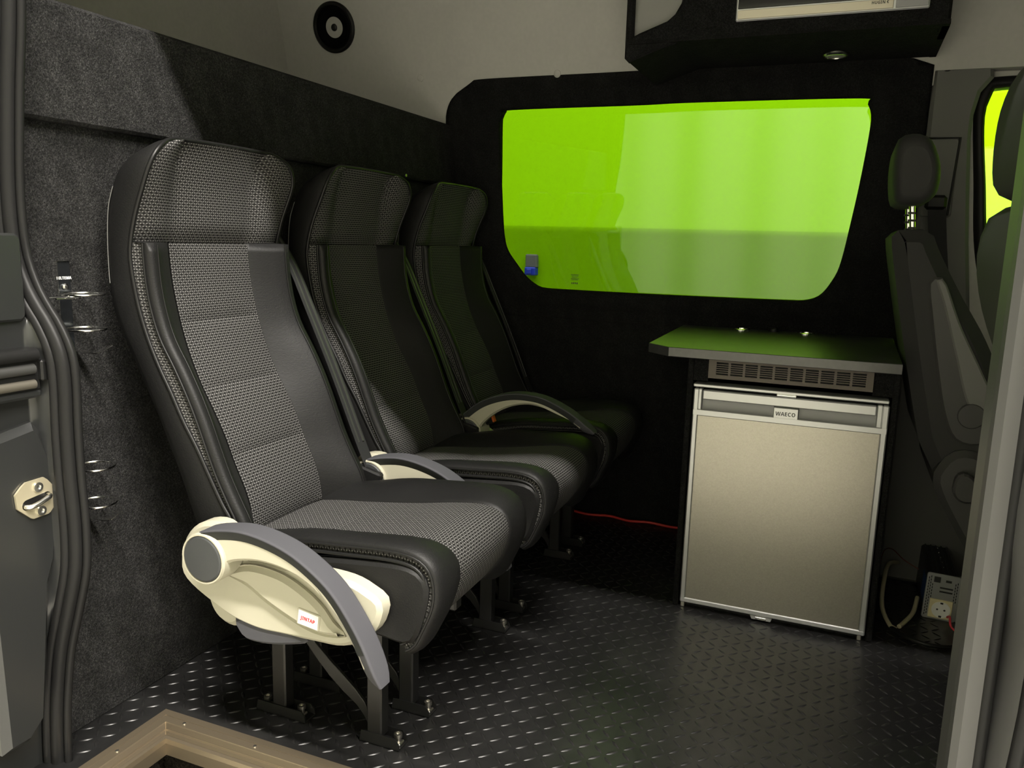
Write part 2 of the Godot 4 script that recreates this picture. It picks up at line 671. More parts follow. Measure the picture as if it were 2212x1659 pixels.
func hall():
	struct("floor_hall", bx(Vector3(-7, -0.85, -4.5), Vector3(7, -0.65, 3.9)), "hall_floor")
	struct("ceiling_hall", bx(Vector3(-7, 4.6, -4.5), Vector3(7, 4.75, 3.9)), "hall_wall")
	struct("wall_hall_rear", bx(Vector3(-7.1, -0.65, -4.5), Vector3(-7, 4.6, 3.9)), "hall_wall")
	struct("wall_hall_front", bx(Vector3(7, -0.65, -4.5), Vector3(7.1, 4.6, 3.9)), "hall_wall")
	struct("wall_hall_door_side", bx(Vector3(-7, -0.65, 3.8), Vector3(7, 4.6, 3.9)), "hall_wall")
	var gw = sroot("wall_green")
	obj("upper_panel", bx(Vector3(-7, 1.085, -4.45), Vector3(7, 4.6, -4.25)), "green_screen", gw)
	var lp := MB.new()  # darker step shaped in: tilted so the ceiling lamps light it less
	lp.prism([Vector2(-4.25, 1.085), Vector2(-4.49, -0.65), Vector2(-4.6, -0.65), Vector2(-4.45, 1.085)], -7.0, 7.0, Transform3D(Basis(Vector3(0, 0, 1), Vector3(0, 1, 0), Vector3(1, 0, 0)), Vector3.ZERO))
	obj("lower_panel", lp, "green_screen", gw)
	# pale curtain hanging behind the photographer, mirrored in the side window
	var rows := []
	for i in 2:
		var row := []
		for j in 281:
			var x := -5.6 + j * 0.04
			row.append(Vector3(x, 4.3 if i else -0.6, 3.5 + 0.05 * sin(x * 9.0) + 0.03 * sin(x * 5.3 + 1.0)))
		rows.append(row)
	var back := []
	for r in rows:
		var b := []
		for p in r:
			b.append(p + Vector3(0, 0, 0.004))
		back.append(b)
	var m := MB.new()
	m.grid(rows)
	m.grid(back, false, true)
	tag(obj("curtain", m, "curtain"), "pale pleated curtain hanging across the hall behind the open van door", "curtain")
	# blue power socket on the green wall
	var s = thing("wall_socket", "grey and blue power socket mounted on the green wall outside the window", "socket", Vector3(-1.63, 0.875, -4.3))
	m = bx(Vector3(-0.04, -0.02, 0.0), Vector3(0.03, 0.055, 0.05), 0.006)
	obj("housing", m, "socket_grey", s)
	m = MB.new()
	m.prism(round_rect(-0.038, -0.062, 0.026, -0.016, 0.008), 0.0, 0.065, Transform3D.IDENTITY, 0.006)
	m.box(Vector3(-0.008, -0.04, 0.068), Vector3(0.03, 0.03, 0.012), 0.004)
	obj("flap", m, "blue_plastic", s)
	m = MB.new()
	m.tube([Vector3(-0.004, 0.05, 0.02), Vector3(0.004, 0.075, 0.02), Vector3(0.006, 0.085, 0.012)], 0.008, 8)
	obj("cable_gland", m, "black_plastic", s)

func zw(y: float) -> float:
	return -2.79 + 0.05 * y / 0.78 if y < 0.78 else -2.74 + 0.1745 * (y - 0.78)

func van_shell():
	# floor with the step well cut out
	var fl = sroot("floor")
	obj("floor_sheet", bx(Vector3(-2.05, -0.02, -2.85), Vector3(1.7, 0.0, -1.165)), "floor_rubber", fl)
	obj("floor_sheet", bx(Vector3(-2.05, -0.02, -1.165), Vector3(-1.247, 0.0, -0.92)), "floor_rubber", fl)
	obj("underbody", bx(Vector3(-2.05, -0.3, -2.85), Vector3(1.7, -0.021, -1.18)), "black_metal", fl)
	# bulkhead behind the seats: lower panel, thicker upper panel overhanging it
	var bk = sroot("wall_rear")
	obj("lower_panel", bx(Vector3(-1.37, 0.0, -2.79), Vector3(-1.35, 1.19, -0.955), 0.002), "carpet", bk)
	obj("upper_panel", bx(Vector3(-1.37, 1.187, -2.66), Vector3(-1.325, 1.395, -0.955), 0.006), "carpet", bk)
	# grey cross panel further back
	struct("wall_partition", bx(Vector3(-2.05, -0.02, -2.85), Vector3(-1.99, 1.97, -0.9)), "liner_grey")
	# leaning upper side wall
	var m := MB.new()
	m.prism([Vector2(-2.628, 1.462), Vector2(-2.501, 1.95), Vector2(-2.9, 1.95), Vector2(-2.9, 1.5), Vector2(-2.7, 1.462)], -2.05, 0.18, Transform3D(Basis(Vector3(0, 0, 1), Vector3(0, 1, 0), Vector3(1, 0, 0)), Vector3.ZERO))
	var wu = sroot("wall_upper")
	obj("upper_lining", m, "liner_grey", wu)
	m = MB.new()
	m.prism([Vector2(-2.665, 1.32), Vector2(-2.626, 1.47), Vector2(-2.72, 1.47), Vector2(-2.72, 1.32)], -2.05, -1.24, Transform3D(Basis(Vector3(0, 0, 1), Vector3(0, 1, 0), Vector3(1, 0, 0)), Vector3.ZERO))
	obj("rear_lining", m, "liner_grey", wu)
	struct("ceiling", bx(Vector3(-2.05, 1.95, -2.9), Vector3(1.75, 2.03, -0.97)), "liner_grey")
	struct("trim_header", bx(Vector3(-1.4, 1.94, -1.1), Vector3(0.25, 1.96, -0.97), 0.005), "liner_grey")
	struct("wall_right", bx(Vector3(-2.05, -0.4, -0.97), Vector3(-1.36, 1.96, -0.88)), "paint")
	# step well
	var sw = sroot("floor_step")
	obj("tread", bx(Vector3(-1.26, -0.24, -1.17), Vector3(0.2, -0.2, -0.8)), "step_carpet", sw)
	obj("riser", bx(Vector3(-1.26, -0.22, -1.18), Vector3(0.2, -0.01, -1.125), 0.004), "step_carpet", sw)
	obj("riser", bx(Vector3(-1.262, -0.22, -1.125), Vector3(-1.21, -0.01, -0.86), 0.004), "step_carpet", sw)
	# ribbed aluminium edge of the step, mitred at the corner
	var tr = sroot("trim_1")
	var prof := [Vector2(0.0, 0.0), Vector2(0.001, 0.0035), Vector2(0.018, 0.0045), Vector2(0.0185, 0.003), Vector2(0.0195, 0.003), Vector2(0.02, 0.0045), Vector2(0.037, 0.005), Vector2(0.038, 0.003)]
	for k in 14:
		var d := 0.039 + k * 0.0011
		prof.append(Vector2(d, 0.0028))
		prof.append(Vector2(d + 0.00055, 0.004))
	prof.append_array([Vector2(0.055, 0.0045), Vector2(0.056, 0.0015), Vector2(0.057, 0.0015)])
	for k in 10:
		var d := 0.058 + k * 0.0011
		prof.append(Vector2(d, 0.0016))
		prof.append(Vector2(d + 0.00055, 0.0028))
	prof.append_array([Vector2(0.07, 0.003), Vector2(0.077, 0.002), Vector2(0.078, -0.008), Vector2(0.076, -0.035)])
	for arm in 2:
		m = MB.new()
		for i in prof.size() - 1:
			var p: Vector2 = prof[i]
			var q: Vector2 = prof[i + 1]
			var A := Vector3(-1.247 + p.x, p.y, -1.169 + p.x)
			var B := Vector3(-1.247 + q.x, q.y, -1.169 + q.x)
			if arm == 0:
				m.fquad(A, B, Vector3(0.2, q.y, B.z), Vector3(0.2, p.y, A.z))
			else:
				m.fquad(B, A, Vector3(A.x, p.y, -0.87), Vector3(B.x, q.y, -0.87))
		obj("edge_profile", m, "bronze_alu", tr)
	for q in [[-1.17, -1.142], [-0.99, -1.142], [-0.8, -1.142], [-0.6, -1.142]]:
		m = MB.new()
		m.lathe([Vector2(0.0038, 0), Vector2(0.0034, 0.0018), Vector2(0.0, 0.0022)], frame_at(Vector3(q[0], 0.0045, q[1]), Vector3.RIGHT, Vector3.FORWARD), 10)
		obj("screw", m, "bolt", tr)
	m = MB.new()
	m.lathe([Vector2(0.0038, 0), Vector2(0.0034, 0.0018), Vector2(0.0, 0.0022)], frame_at(Vector3(-1.22, 0.0045, -1.02), Vector3.RIGHT, Vector3.FORWARD), 10)
	obj("screw", m, "bolt", tr)

func ray_hit_rect(c: Vector2, d: Vector2, x0, y0, x1, y1) -> Vector2:
	var t := 1e9
	if d.x > 1e-9:
		t = minf(t, (x1 - c.x) / d.x)
	elif d.x < -1e-9:
		t = minf(t, (x0 - c.x) / d.x)
	if d.y > 1e-9:
		t = minf(t, (y1 - c.y) / d.y)
	elif d.y < -1e-9:
		t = minf(t, (y0 - c.y) / d.y)
	return c + d * t

func window_side():
	# dark felt liner with a rounded window opening
	var hole := v2([[-1.102, 1.439], [-1.131, 1.426], [-1.146, 1.402], [-1.149, 1.378], [-1.1485, 1.246], [-1.1485, 1.073], [-1.145, 1.009], [-1.134, 0.966], [-1.1, 0.917], [-1.066, 0.875], [-1.031, 0.849], [-0.997, 0.838], [-0.904, 0.836], [-0.627, 0.835], [-0.369, 0.836], [-0.165, 0.838], [-0.109, 0.841], [-0.069, 0.858], [-0.039, 0.9], [-0.017, 0.959], [0.003, 1.098], [0.017, 1.219], [0.028, 1.354], [0.025, 1.398], [0.011, 1.424], [-0.017, 1.436], [-0.482, 1.441], [-0.673, 1.439]])
	var h2 := curve(hole, 220, true)
	# add outer corner directions so the outline keeps its corners
	var c := Vector2(-0.56, 1.13)
	var rings := []
	var offs := [[0.03, -0.15], [0.012, -0.03], [0.0, -0.012], [0.006, -0.003], [0.016, 0.004], [0.045, 0.008], [0.062, 0.006], [0.07, 0.0], [0.1, 0.001]]
	for o in offs:
		var row := []
		for p in h2:
			var d: Vector2 = (p - c).normalized()
			# push outwards along both axes so that the rim stays even
			var q: Vector2 = p + Vector2(clampf(d.x * 1.6, -1, 1), clampf(d.y * 2.4, -1, 1)) * o[0]
			row.append(Vector3(q.x, q.y, zw(q.y) + o[1] if o[1] > -0.1 else -2.775 + 0.03 * q.y + 0.009 * q.x))
		rings.append(row)
	for k in 4:
		var row := []
		for i in h2.size():
			var p: Vector2 = h2[i]
			var d: Vector2 = (p - c).normalized()
			var inner := Vector2(rings[8][i].x, rings[8][i].y)
			var e := ray_hit_rect(c, d, -1.35, -0.02, 0.176, 1.514)
			# rounded upper rear corner
			for cn in [Vector2(0.176, 1.514), Vector2(0.176, -0.02), Vector2(-1.35, -0.02)]:
				if (e - cn).length() < 0.022:
					e = cn
			var cc := Vector2(-1.25, 1.404)
			if e.x < cc.x and e.y > cc.y:
				var w := (Vector2(-1.35, 1.525) - e)
				var far := cc
				var dd := (e - cc)
				dd.y *= 0.1 / 0.11
				e = far + dd.normalized() * 0.1 * Vector2(1, 1.1)
			var q: Vector2 = inner.lerp(e, (k + 1) / 4.0)
			row.append(Vector3(q.x, q.y, zw(q.y)))
		rings.append(row)
	var edge := []
	for p in rings[rings.size() - 1]:
		edge.append(p + Vector3(0, 0, -0.03))
	rings.append(edge)
	var m := MB.new()
	m.grid(rings, true, true)
	var wl = sroot("wall_left")
	obj("felt_liner", m, "carpet_black", wl)
	# stitched seam across the lower part
	m = MB.new()
	m.tube([Vector3(-1.2, 0.735, zw(0.735) + 0.001), Vector3(0.1, 0.725, zw(0.725) + 0.001)], 0.003, 6)
	obj("seam", m, "carpet_black", wl)
	# outer sheet so that no light passes beside the window
	obj("outer_sheet", bx(Vector3(-2.05, -0.3, -2.95), Vector3(1.75, 0.76, -2.86)), "paint", wl)
	obj("outer_sheet", bx(Vector3(-2.05, 1.54, -2.93), Vector3(0.2, 1.96, -2.73)), "paint", wl)
	obj("outer_sheet", bx(Vector3(-2.05, 0.74, -2.95), Vector3(-1.29, 1.56, -2.83)), "paint", wl)
	obj("outer_sheet", bx(Vector3(0.12, 0.74, -2.95), Vector3(0.2, 1.56, -2.83)), "paint", wl)
	# pane
	var win = sroot("window_1")
	m = MB.new()
	var poly := []
	for p in h2:
		var d: Vector2 = (p - c).normalized()
		poly.append(p + Vector2(clampf(d.x * 1.6, -1, 1), clampf(d.y * 2.4, -1, 1)) * 0.04)
	var tl := Vector3(0, 0.1745, 0)
	var T := Transform3D(Basis(Vector3(1, 0, 0.009), Vector3(0, 1, 0.03), Vector3(0, 0, 1)), Vector3(0, 0, -2.778))
	m.prism(poly, 0.0, 0.005, T)
	obj("pane", m, "tinted_glass", win)
	m = MB.new()
	for k in 5:
		m.box(T * Vector3(-0.89 + 0.001 * (k % 2), 0.888 - k * 0.0045, 0.0056), Vector3(0.03 - 0.006 * (k % 3), 0.0018, 0.0004))
	for k in 4:
		m.box(T * Vector3(-0.9 + k * 0.0065, 0.858, 0.0056), Vector3(0.004, 0.006, 0.0004))
	obj("printed_mark", m, "dark_print", win)

func front_cab():
	# pillar trim beside the liner
	var m := MB.new()
	m.prism(v2([[0.177, 1.55], [0.24, 1.547], [0.312, 1.54], [0.322, 1.52], [0.328, 1.478], [0.3, 1.44], [0.289, 1.38], [0.289, 1.319], [0.3, 1.192], [0.316, 1.03], [0.335, 0.88], [0.37, 0.6], [0.42, 0.3], [0.45, 0.0], [0.177, 0.0]]), -2.7, -2.625, Transform3D.IDENTITY, 0.01)
	var tp = sroot("trim_pillar")
	obj("panel", m, "pillar_trim", tp)
	m = MB.new()
	m.prism(round_rect(0.202, 1.497, 0.219, 1.54, 0.006), -2.63, -2.621, Transform3D.IDENTITY, 0.003)
	obj("clip_cover", m, "seat_plastic", tp)
	m = MB.new()
	m.prism(round_rect(0.18, 1.1, 0.262, 1.318, 0.01), -2.63, -2.618, Transform3D.IDENTITY, 0.004)
	obj("belt_guide_plate", m, "pillar_trim", tp)
	m = MB.new()
	m.tube([Vector3(0.17, 1.318, -2.616), Vector3(0.262, 1.318, -2.616), Vector3(0.252, 1.105, -2.616)], 0.003, 6)
	obj("plate_edge", m, "black_plastic", tp)
	# driver's belt
	var b = thing("driver_belt", "black seat belt hanging from the grey pillar beside the driver's seat", "seat belt", Vector3(0.22, 1.14, -2.6))
	m = bx(Vector3(-0.03, -0.02, -0.015), Vector3(0.025, 0.02, 0.02), 0.008)
	obj("guide_loop", m, "black_plastic", b)
	m = MB.new()
	m.strap(curve([Vector3(0, 0.0, 0.01), Vector3(0.012, -0.1, 0.012), Vector3(0.035, -0.25, 0.012), Vector3(0.07, -0.5, 0.01)], 10), 0.046, 0.002, Vector3.RIGHT)
	obj("webbing", m, "belt", b)
	# front door with its window
	var hole := curve(v2([[0.40, 0.93], [0.364, 1.05], [0.344, 1.192], [0.326, 1.318], [0.321, 1.395], [0.335, 1.44], [0.37, 1.456], [0.7, 1.458], [1.1, 1.455], [1.16, 1.4], [1.2, 1.0], [1.1, 0.9], [0.7, 0.89], [0.45, 0.9]]), 100, true)
	var c := Vector2(0.75, 1.17)
	var rings := []
	for o in [[0.0, -0.05], [0.0, 0.0], [0.012, 0.008], [0.026, 0.0], [0.03, -0.012]]:
		var row := []
		for p in hole:
			var d: Vector2 = (p - c).normalized()
			var q: Vector2 = p + Vector2(clampf(d.x * 1.5, -1, 1), clampf(d.y * 2.5, -1, 1)) * o[0]
			row.append(Vector3(q.x, q.y, -2.66 + o[1]))
		rings.append(row)
	m = MB.new()
	m.grid(rings, true, true)
	var d1 = sroot("door_1")
	obj("window_seal", m, "rubber", d1)
	var r2 := [rings[4]]
	for k in 2:
		var row := []
		for i in hole.size():
			var p: Vector2 = hole[i]
			var e := ray_hit_rect(c, (p - c).normalized(), 0.19, -0.02, 1.7, 1.6)
			var q := Vector2(rings[4][i].x, rings[4][i].y).lerp(e, (k + 1) / 2.0)
			row.append(Vector3(q.x, q.y, -2.67))
		r2.append(row)
	var edge := []
	for p in r2[2]:
		edge.append(p + Vector3(0, 0, -0.06))
	r2.append(edge)
	m = MB.new()
	m.grid(r2, true, true)
	obj("door_skin", m, "liner_grey", d1)
	m = MB.new()
	m.prism(hole, -2.71, -2.706)
	obj("pane", m, "clear_glass", d1)
	# head lining over the cab, added opaque wall keeping light out at the windscreen, door on the near side
	m = MB.new()
	m.prism([Vector2(-2.618, 1.5), Vector2(-2.501, 1.95), Vector2(-2.9, 1.95), Vector2(-2.9, 1.5)], 0.18, 1.75, Transform3D(Basis(Vector3(0, 0, 1), Vector3(0, 1, 0), Vector3(1, 0, 0)), Vector3.ZERO))
	struct("wall_cab_upper", m, "liner_grey")
	struct("wall_front_blocker", bx(Vector3(1.7, -0.3, -2.9), Vector3(1.8, 1.96, -0.85)), "pillar_trim")
	var nd = sroot("door_2")
	obj("door_skin", bx(Vector3(0.3, -0.3, -0.95), Vector3(1.75, 0.95, -0.86)), "paint", nd)
	obj("door_skin", bx(Vector3(0.3, 1.5, -0.95), Vector3(1.75, 1.96, -0.86)), "paint", nd)
	obj("door_skin", bx(Vector3(0.3, 0.94, -0.95), Vector3(0.45, 1.51, -0.86)), "paint", nd)
	obj("door_skin", bx(Vector3(1.35, 0.94, -0.95), Vector3(1.75, 1.51, -0.86)), "paint", nd)
	obj("pane", bx(Vector3(0.44, 0.94, -0.92), Vector3(1.36, 1.51, -0.915)), "clear_glass", nd)
	driver_seat()
	co_driver_seat()

func headrest(parent, poly, z0, z1, at):
	var m := MB.new()
	m.pillow(curve(poly, 28, true), z0, z1, at, 0.05, 0.4)
	return obj("headrest", m, "seat_cloth_dark", parent)

func driver_seat():
	var o := Vector3(0.25, 0, -2.35)
	var s = thing("front_seat", "dark grey driver's seat with chrome headrest posts beside the refrigerator", "seat", o)
	var T := Transform3D(Basis.IDENTITY, -o)
	headrest(s, v2([[0.118, 1.278], [0.089, 1.266], [0.082, 1.219], [0.086, 1.155], [0.1, 1.115], [0.15, 1.113], [0.177, 1.129], [0.187, 1.16], [0.184, 1.207], [0.163, 1.259], [0.142, 1.274]]), -2.47, -2.15, T)
	for z in [-2.24, -2.38]:
		var m := MB.new()
		m.tube([Vector3(0.134, 1.14, z) - o, Vector3(0.146, 1.03, z) - o], 0.007, 10)
		var po = obj("headrest_post", m, "chrome", s)
		m = MB.new()
		for k in 3:
			m.box(Vector3(0.137 + k * 0.002, 1.095 - k * 0.018, z + 0.006) - o, Vector3(0.017, 0.005, 0.005))
		obj("notch", m, "black_plastic", po)
		m = MB.new()
		m.box(Vector3(0.147, 1.05, z) - o, Vector3(0.045, 0.012, 0.04), 0.004)
		obj("post_sleeve", m, "black_plastic", s)
	var m := MB.new()
	m.prism(curve(v2([[0.096, 1.036], [0.116, 1.052], [0.166, 1.053], [0.186, 1.042], [0.205, 1.0], [0.26, 0.902], [0.318, 0.808], [0.36, 0.72], [0.41, 0.6], [0.43, 0.5], [0.39, 0.36], [0.3, 0.37], [0.255, 0.45], [0.228, 0.5], [0.205, 0.548], [0.19, 0.606], [0.16, 0.729], [0.123, 0.895]]), 60, true), -2.565, -2.15, T, 0.03, true)
	obj("backrest", m, "seat_cloth_dark", s)
	# plastic side cover with its raised wedge
	m = MB.new()
	m.prism(curve(v2([[0.185, 0.93], [0.207, 0.944], [0.225, 0.927], [0.262, 0.837], [0.317, 0.731], [0.36, 0.63], [0.36, 0.58], [0.33, 0.55], [0.28, 0.56], [0.25, 0.62], [0.225, 0.72], [0.2, 0.84]]), 50, true), -2.2, -2.143, T, 0.005, true)
	var cv = obj("side_cover", m, "seat_plastic", s)
	m = MB.new()
	m.prism(curve(v2([[0.2, 0.936], [0.212, 0.941], [0.224, 0.925], [0.262, 0.835], [0.318, 0.729], [0.356, 0.65], [0.33, 0.62], [0.296, 0.65], [0.26, 0.76], [0.222, 0.88]]), 40, true), -2.15, -2.138, T, 0.004, true)
	obj("raised_wedge", m, "pillar_trim", cv)
	m = MB.new()
	m.lathe([Vector2(0.03, 0), Vector2(0.03, 0.004), Vector2(0.028, 0.006), Vector2(0.0, 0.0065)], Transform3D(Basis.IDENTITY, Vector3(0.308, 0.621, -2.142) - o), 24)
	obj("round_cap", m, "seat_plastic", cv)
	# seat base with recline knob
	m = MB.new()
	m.prism(curve(v2([[0.245, 0.45], [0.256, 0.5], [0.285, 0.532], [0.33, 0.535], [0.37, 0.51], [0.45, 0.47], [0.62, 0.46], [0.64, 0.3], [0.45, 0.22], [0.36, 0.26], [0.29, 0.36]]), 50, true), -2.57, -2.13, T, 0.015, true)
	obj("base_cover", m, "seat_plastic", s)
	m = MB.new()
	var star := []
	for k in 24:
		var a := TAU * k / 24.0
		star.append(Vector2(0.315, 0.445) + Vector2(cos(a), sin(a)) * (0.03 + 0.014 * pow(maxf(0.0, cos(1.5 * (a - 1.9))), 2.0)))
	m.prism(star, -2.14, -2.105, T, 0.005)
	obj("recline_knob", m, "seat_plastic", s)
	m = MB.new()
	m.prism(curve(v2([[0.38, 0.48], [0.5, 0.52], [0.66, 0.53], [0.72, 0.47], [0.7, 0.4], [0.4, 0.4]]), 40, true), -2.58, -2.14, T, 0.03, true)
	obj("cushion", m, "seat_cloth_dark", s)
	obj("pedestal", bx(Vector3(0.43, 0.0, -2.55) - o, Vector3(0.66, 0.3, -2.18) - o, 0.01), "black_metal", s)

func co_driver_seat():
	var o := Vector3(0.35, 0, -1.35)
	var s = thing("front_seat", "dark grey front seat with headrest partly hidden by the door pillar", "seat", o)
	var T := Transform3D(Basis.IDENTITY, -o)
	headrest(s, v2([[0.27, 1.3], [0.225, 1.285], [0.203, 1.23], [0.2, 1.15], [0.212, 1.095], [0.26, 1.083], [0.29, 1.12], [0.3, 1.2], [0.295, 1.27]]), -1.55, -1.24, T)
	for z in [-1.33, -1.46]:
		var m := MB.new()
		m.tube([Vector3(0.25, 1.1, z) - o, Vector3(0.255, 1.05, z) - o], 0.007, 10)
		obj("headrest_post", m, "black_plastic", s)
	var m := MB.new()
	m.prism(curve(v2([[0.23, 1.075], [0.208, 1.058], [0.198, 1.014], [0.202, 0.961], [0.218, 0.9], [0.242, 0.839], [0.28, 0.72], [0.32, 0.6], [0.36, 0.45], [0.45, 0.42], [0.48, 0.5], [0.42, 0.7], [0.34, 0.95], [0.3, 1.06]]), 50, true), -1.56, -1.12, T, 0.03, true)
	obj("backrest", m, "seat_cloth_dark", s)
	m = MB.new()
	m.prism(curve(v2([[0.4, 0.5], [0.55, 0.52], [0.8, 0.53], [0.85, 0.46], [0.8, 0.38], [0.42, 0.38]]), 40, true), -1.56, -1.12, T, 0.03, true)
	obj("cushion", m, "seat_cloth_dark", s)
	obj("pedestal", bx(Vector3(0.42, 0.0, -1.54) - o, Vector3(0.78, 0.4, -1.14) - o, 0.01), "black_metal", s)

func door_pillars():
	# rear edge of the door opening: rubber seal following its bulge, painted pillar with striker
	var path2 := v2([[-1.245, 1.95], [-1.252, 1.6], [-1.27, 1.357], [-1.29, 1.217], [-1.306, 1.069], [-1.304, 0.969], [-1.286, 0.912], [-1.262, 0.873], [-1.238, 0.843], [-1.219, 0.811], [-1.208, 0.778], [-1.206, 0.731], [-1.209, 0.657], [-1.209, 0.575], [-1.206, 0.508], [-1.207, 0.447], [-1.214, 0.394], [-1.238, 0.318], [-1.264, 0.24], [-1.28, 0.162], [-1.29, 0.083], [-1.296, -0.015], [-1.3, -0.15], [-1.3, -0.4]])
	var pc := curve(path2, 120)
	var sl = sroot("trim_rear_seal")
	var m := MB.new()
	var p3 := []
	var q3 := []
	var lip := []
	for i in pc.size():
		p3.append(Vector3(pc[i].x - 0.006, pc[i].y, -0.958))
		q3.append(Vector3(pc[i].x + 0.012, pc[i].y, -0.965))
		lip.append(Vector3(pc[i].x - 0.022, pc[i].y, -0.95))
	m.tube(p3, 0.0125, 12)
	obj("bulb_seal", m, "rubber", sl)
	m = MB.new()
	m.tube(q3, 0.007, 10)
	obj("lip_seal", m, "rubber", sl)
	m = MB.new()
	m.tube(lip, 0.009, 10)
	obj("outer_lip", m, "rubber", sl)
	m = MB.new()
	var rows := []
	for i in pc.size():
		var px: float = pc[i].x
		var fx := minf(px - 0.03, -1.277)
		var row := []
		for q in [[px + 0.006, -0.972], [px - 0.026, -0.952], [minf(px - 0.034, fx + 0.012), -0.945], [fx + 0.004, -0.94], [fx, -0.934], [fx - 0.002, -0.87], [fx - 0.006, -0.83], [fx - 0.02, -0.815], [fx - 0.05, -0.81], [fx - 0.3, -0.81]]:
			row.append(Vector3(q[0], pc[i].y, q[1]))
		rows.append(row)
	m.grid(rows, false, true)
	var pl = sroot("trim_rear_pillar")
	obj("pillar_panel", m, "paint", pl)
	# raised pressed boss that carries the striker
	m = MB.new()
	var T := frame_at(Vector3(-1.272, 0.0, 0.0), Vector3(0, 0, -1), Vector3.UP)
	m.prism(v2([[0.855, 0.66], [0.87, 0.662], [0.93, 0.672], [0.944, 0.655], [0.958, 0.61], [0.962, 0.55], [0.962, 0.47], [0.955, 0.42], [0.94, 0.38], [0.925, 0.24], [0.912, 0.13], [0.88, 0.1], [0.83, 0.1], [0.82, 0.62]]), -0.03, 0.017, T, 0.012)
	obj("pressed_boss", m, "paint", pl)
	m = MB.new()
	m.prism(round_rect(0.83, 0.715, 0.945, 0.73, 0.006), 0.0, 0.022, T, 0.005)
	m.prism(round_rect(0.83, 0.845, 0.94, 0.99, 0.012), -0.02, 0.004, T, 0.004)
	obj("pressed_ledge", m, "paint", pl)
	# striker plate
	var st = thing("door_striker", "brass coloured latch striker plate on the grey rear door pillar", "latch", Vector3(-1.254, 0.54, -0.918))
	var TS := frame_at(Vector3(0.0, 0.0, 0.0), Vector3(0, 0, -1), Vector3.UP)
	# plate with its slot: two halves joined round the opening
	var outer := v2([[-0.038, 0.017], [-0.02, 0.034], [0.018, 0.035], [0.034, 0.014], [0.036, -0.018], [0.022, -0.032], [-0.01, -0.033], [-0.036, -0.008]])
	m = MB.new()
	var oc := []
	var ic := []
	var slot := dense(round_rect(-0.027, -0.012, 0.027, 0.006, 0.0085, 6), 0.002)
	for p in slot:
		var q: Vector2 = p
		q.y += q.x * 0.12
		ic.append(q)
		var best := Vector2.ZERO
		var dir := q.normalized()
		var bt := 1e9
		for i in outer.size():
			var hit = Geometry2D.segment_intersects_segment(Vector2.ZERO, dir * 0.2, outer[i], outer[(i + 1) % outer.size()])
			if hit != null and hit.length() < bt:
				bt = hit.length()
				best = hit
		oc.append(best)
	var ra := []
	var rb := []
	var rc := []
	var rd := []
	for i in ic.size():
		ra.append(TS * Vector3(ic[i].x, ic[i].y, -0.01))
		rb.append(TS * Vector3(ic[i].x, ic[i].y, 0.004))
		rc.append(TS * Vector3(oc[i].x, oc[i].y, 0.004))
		rd.append(TS * Vector3(oc[i].x, oc[i].y, 0.0))
	for pr in [[ra, rb], [rb, rc], [rc, rd]]:
		m.grid([pr[0], pr[1]], true)
	obj("plate", m, "ivory_metal", st)
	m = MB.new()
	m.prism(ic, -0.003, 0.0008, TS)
	obj("slot_shade", m, "black_metal", st)  # black sheet standing in for the shade inside the slot
	m = MB.new()
	m.tube(curve([Vector3(-0.012, -0.006, 0.02), Vector3(0.008, -0.008, 0.02), Vector3(0.014, -0.006, 0.008), Vector3(0.014, 0.0, -0.012), Vector3(0.01, 0.002, -0.02), Vector3(-0.012, 0.002, -0.02)], 24), 0.0045, 10)
	obj("striker_loop", m, "steel", st)
	for q in [[0.003, 0.021], [0.006, -0.022]]:
		m = MB.new()
		m.lathe([Vector2(0.009, 0.003), Vector2(0.0085, 0.0065), Vector2(0.0045, 0.0065), Vector2(0.0042, 0.004), Vector2(0.0, 0.004)], Transform3D(TS.basis, TS * Vector3(q[0], q[1], 0.001)), 18)
		obj("screw", m, "steel", st)
	# roller contact above it
	var rl = thing("door_contact", "black door guide block with worn bars on the rear door pillar", "door hardware", Vector3(-1.262, 0.76, -0.9))
	obj("block", bx(Vector3(-0.03, -0.034, -0.045), Vector3(0.012, 0.04, 0.06), 0.005), "black_plastic", rl)
	for q in [[0.03, 0.011, 0.036, "rubber"], [0.006, 0.009, 0.03, "seat_plastic"], [-0.02, 0.008, 0.03, "worn_metal"]]:
		m = MB.new()
		m.tube([Vector3(0.012, q[0], 0.06), Vector3(0.012, q[0], -q[2])], q[1], 12)
		obj("guide_bar", m, q[3], rl)
	obj("catch", bx(Vector3(0.005, -0.016, -0.058), Vector3(0.022, 0.02, -0.038), 0.003), "black_plastic", rl)
	# front edge of the opening
	var fp = sroot("trim_front_pillar")
	m = MB.new()
	m.prism([Vector2(0.149, -0.915), Vector2(0.15, -0.9), Vector2(0.157, -0.895), Vector2(0.172, -0.897), Vector2(0.174, -0.915), Vector2(0.165, -1.0), Vector2(0.155, -1.0)], -0.4, 1.95, Transform3D(Basis(Vector3(1, 0, 0), Vector3(0, 0, 1), Vector3(0, 1, 0)), Vector3.ZERO), 0.002)
	obj("seal_strip", m, "paint_light", fp)
	m = MB.new()
	m.tube([Vector3(0.178, -0.4, -0.9), Vector3(0.177, 0.5, -0.9), Vector3(0.173, 1.95, -0.9)], 0.006, 10)
	obj("seal_bead", m, "rubber", fp)
	var fr := curve(v2([[0.192, 1.95], [0.19, 1.2], [0.19, 0.85], [0.188, 0.76], [0.19, 0.7], [0.198, 0.64], [0.2, 0.58], [0.197, 0.5], [0.195, 0.4], [0.195, -0.4]]), 60)
	rows = []
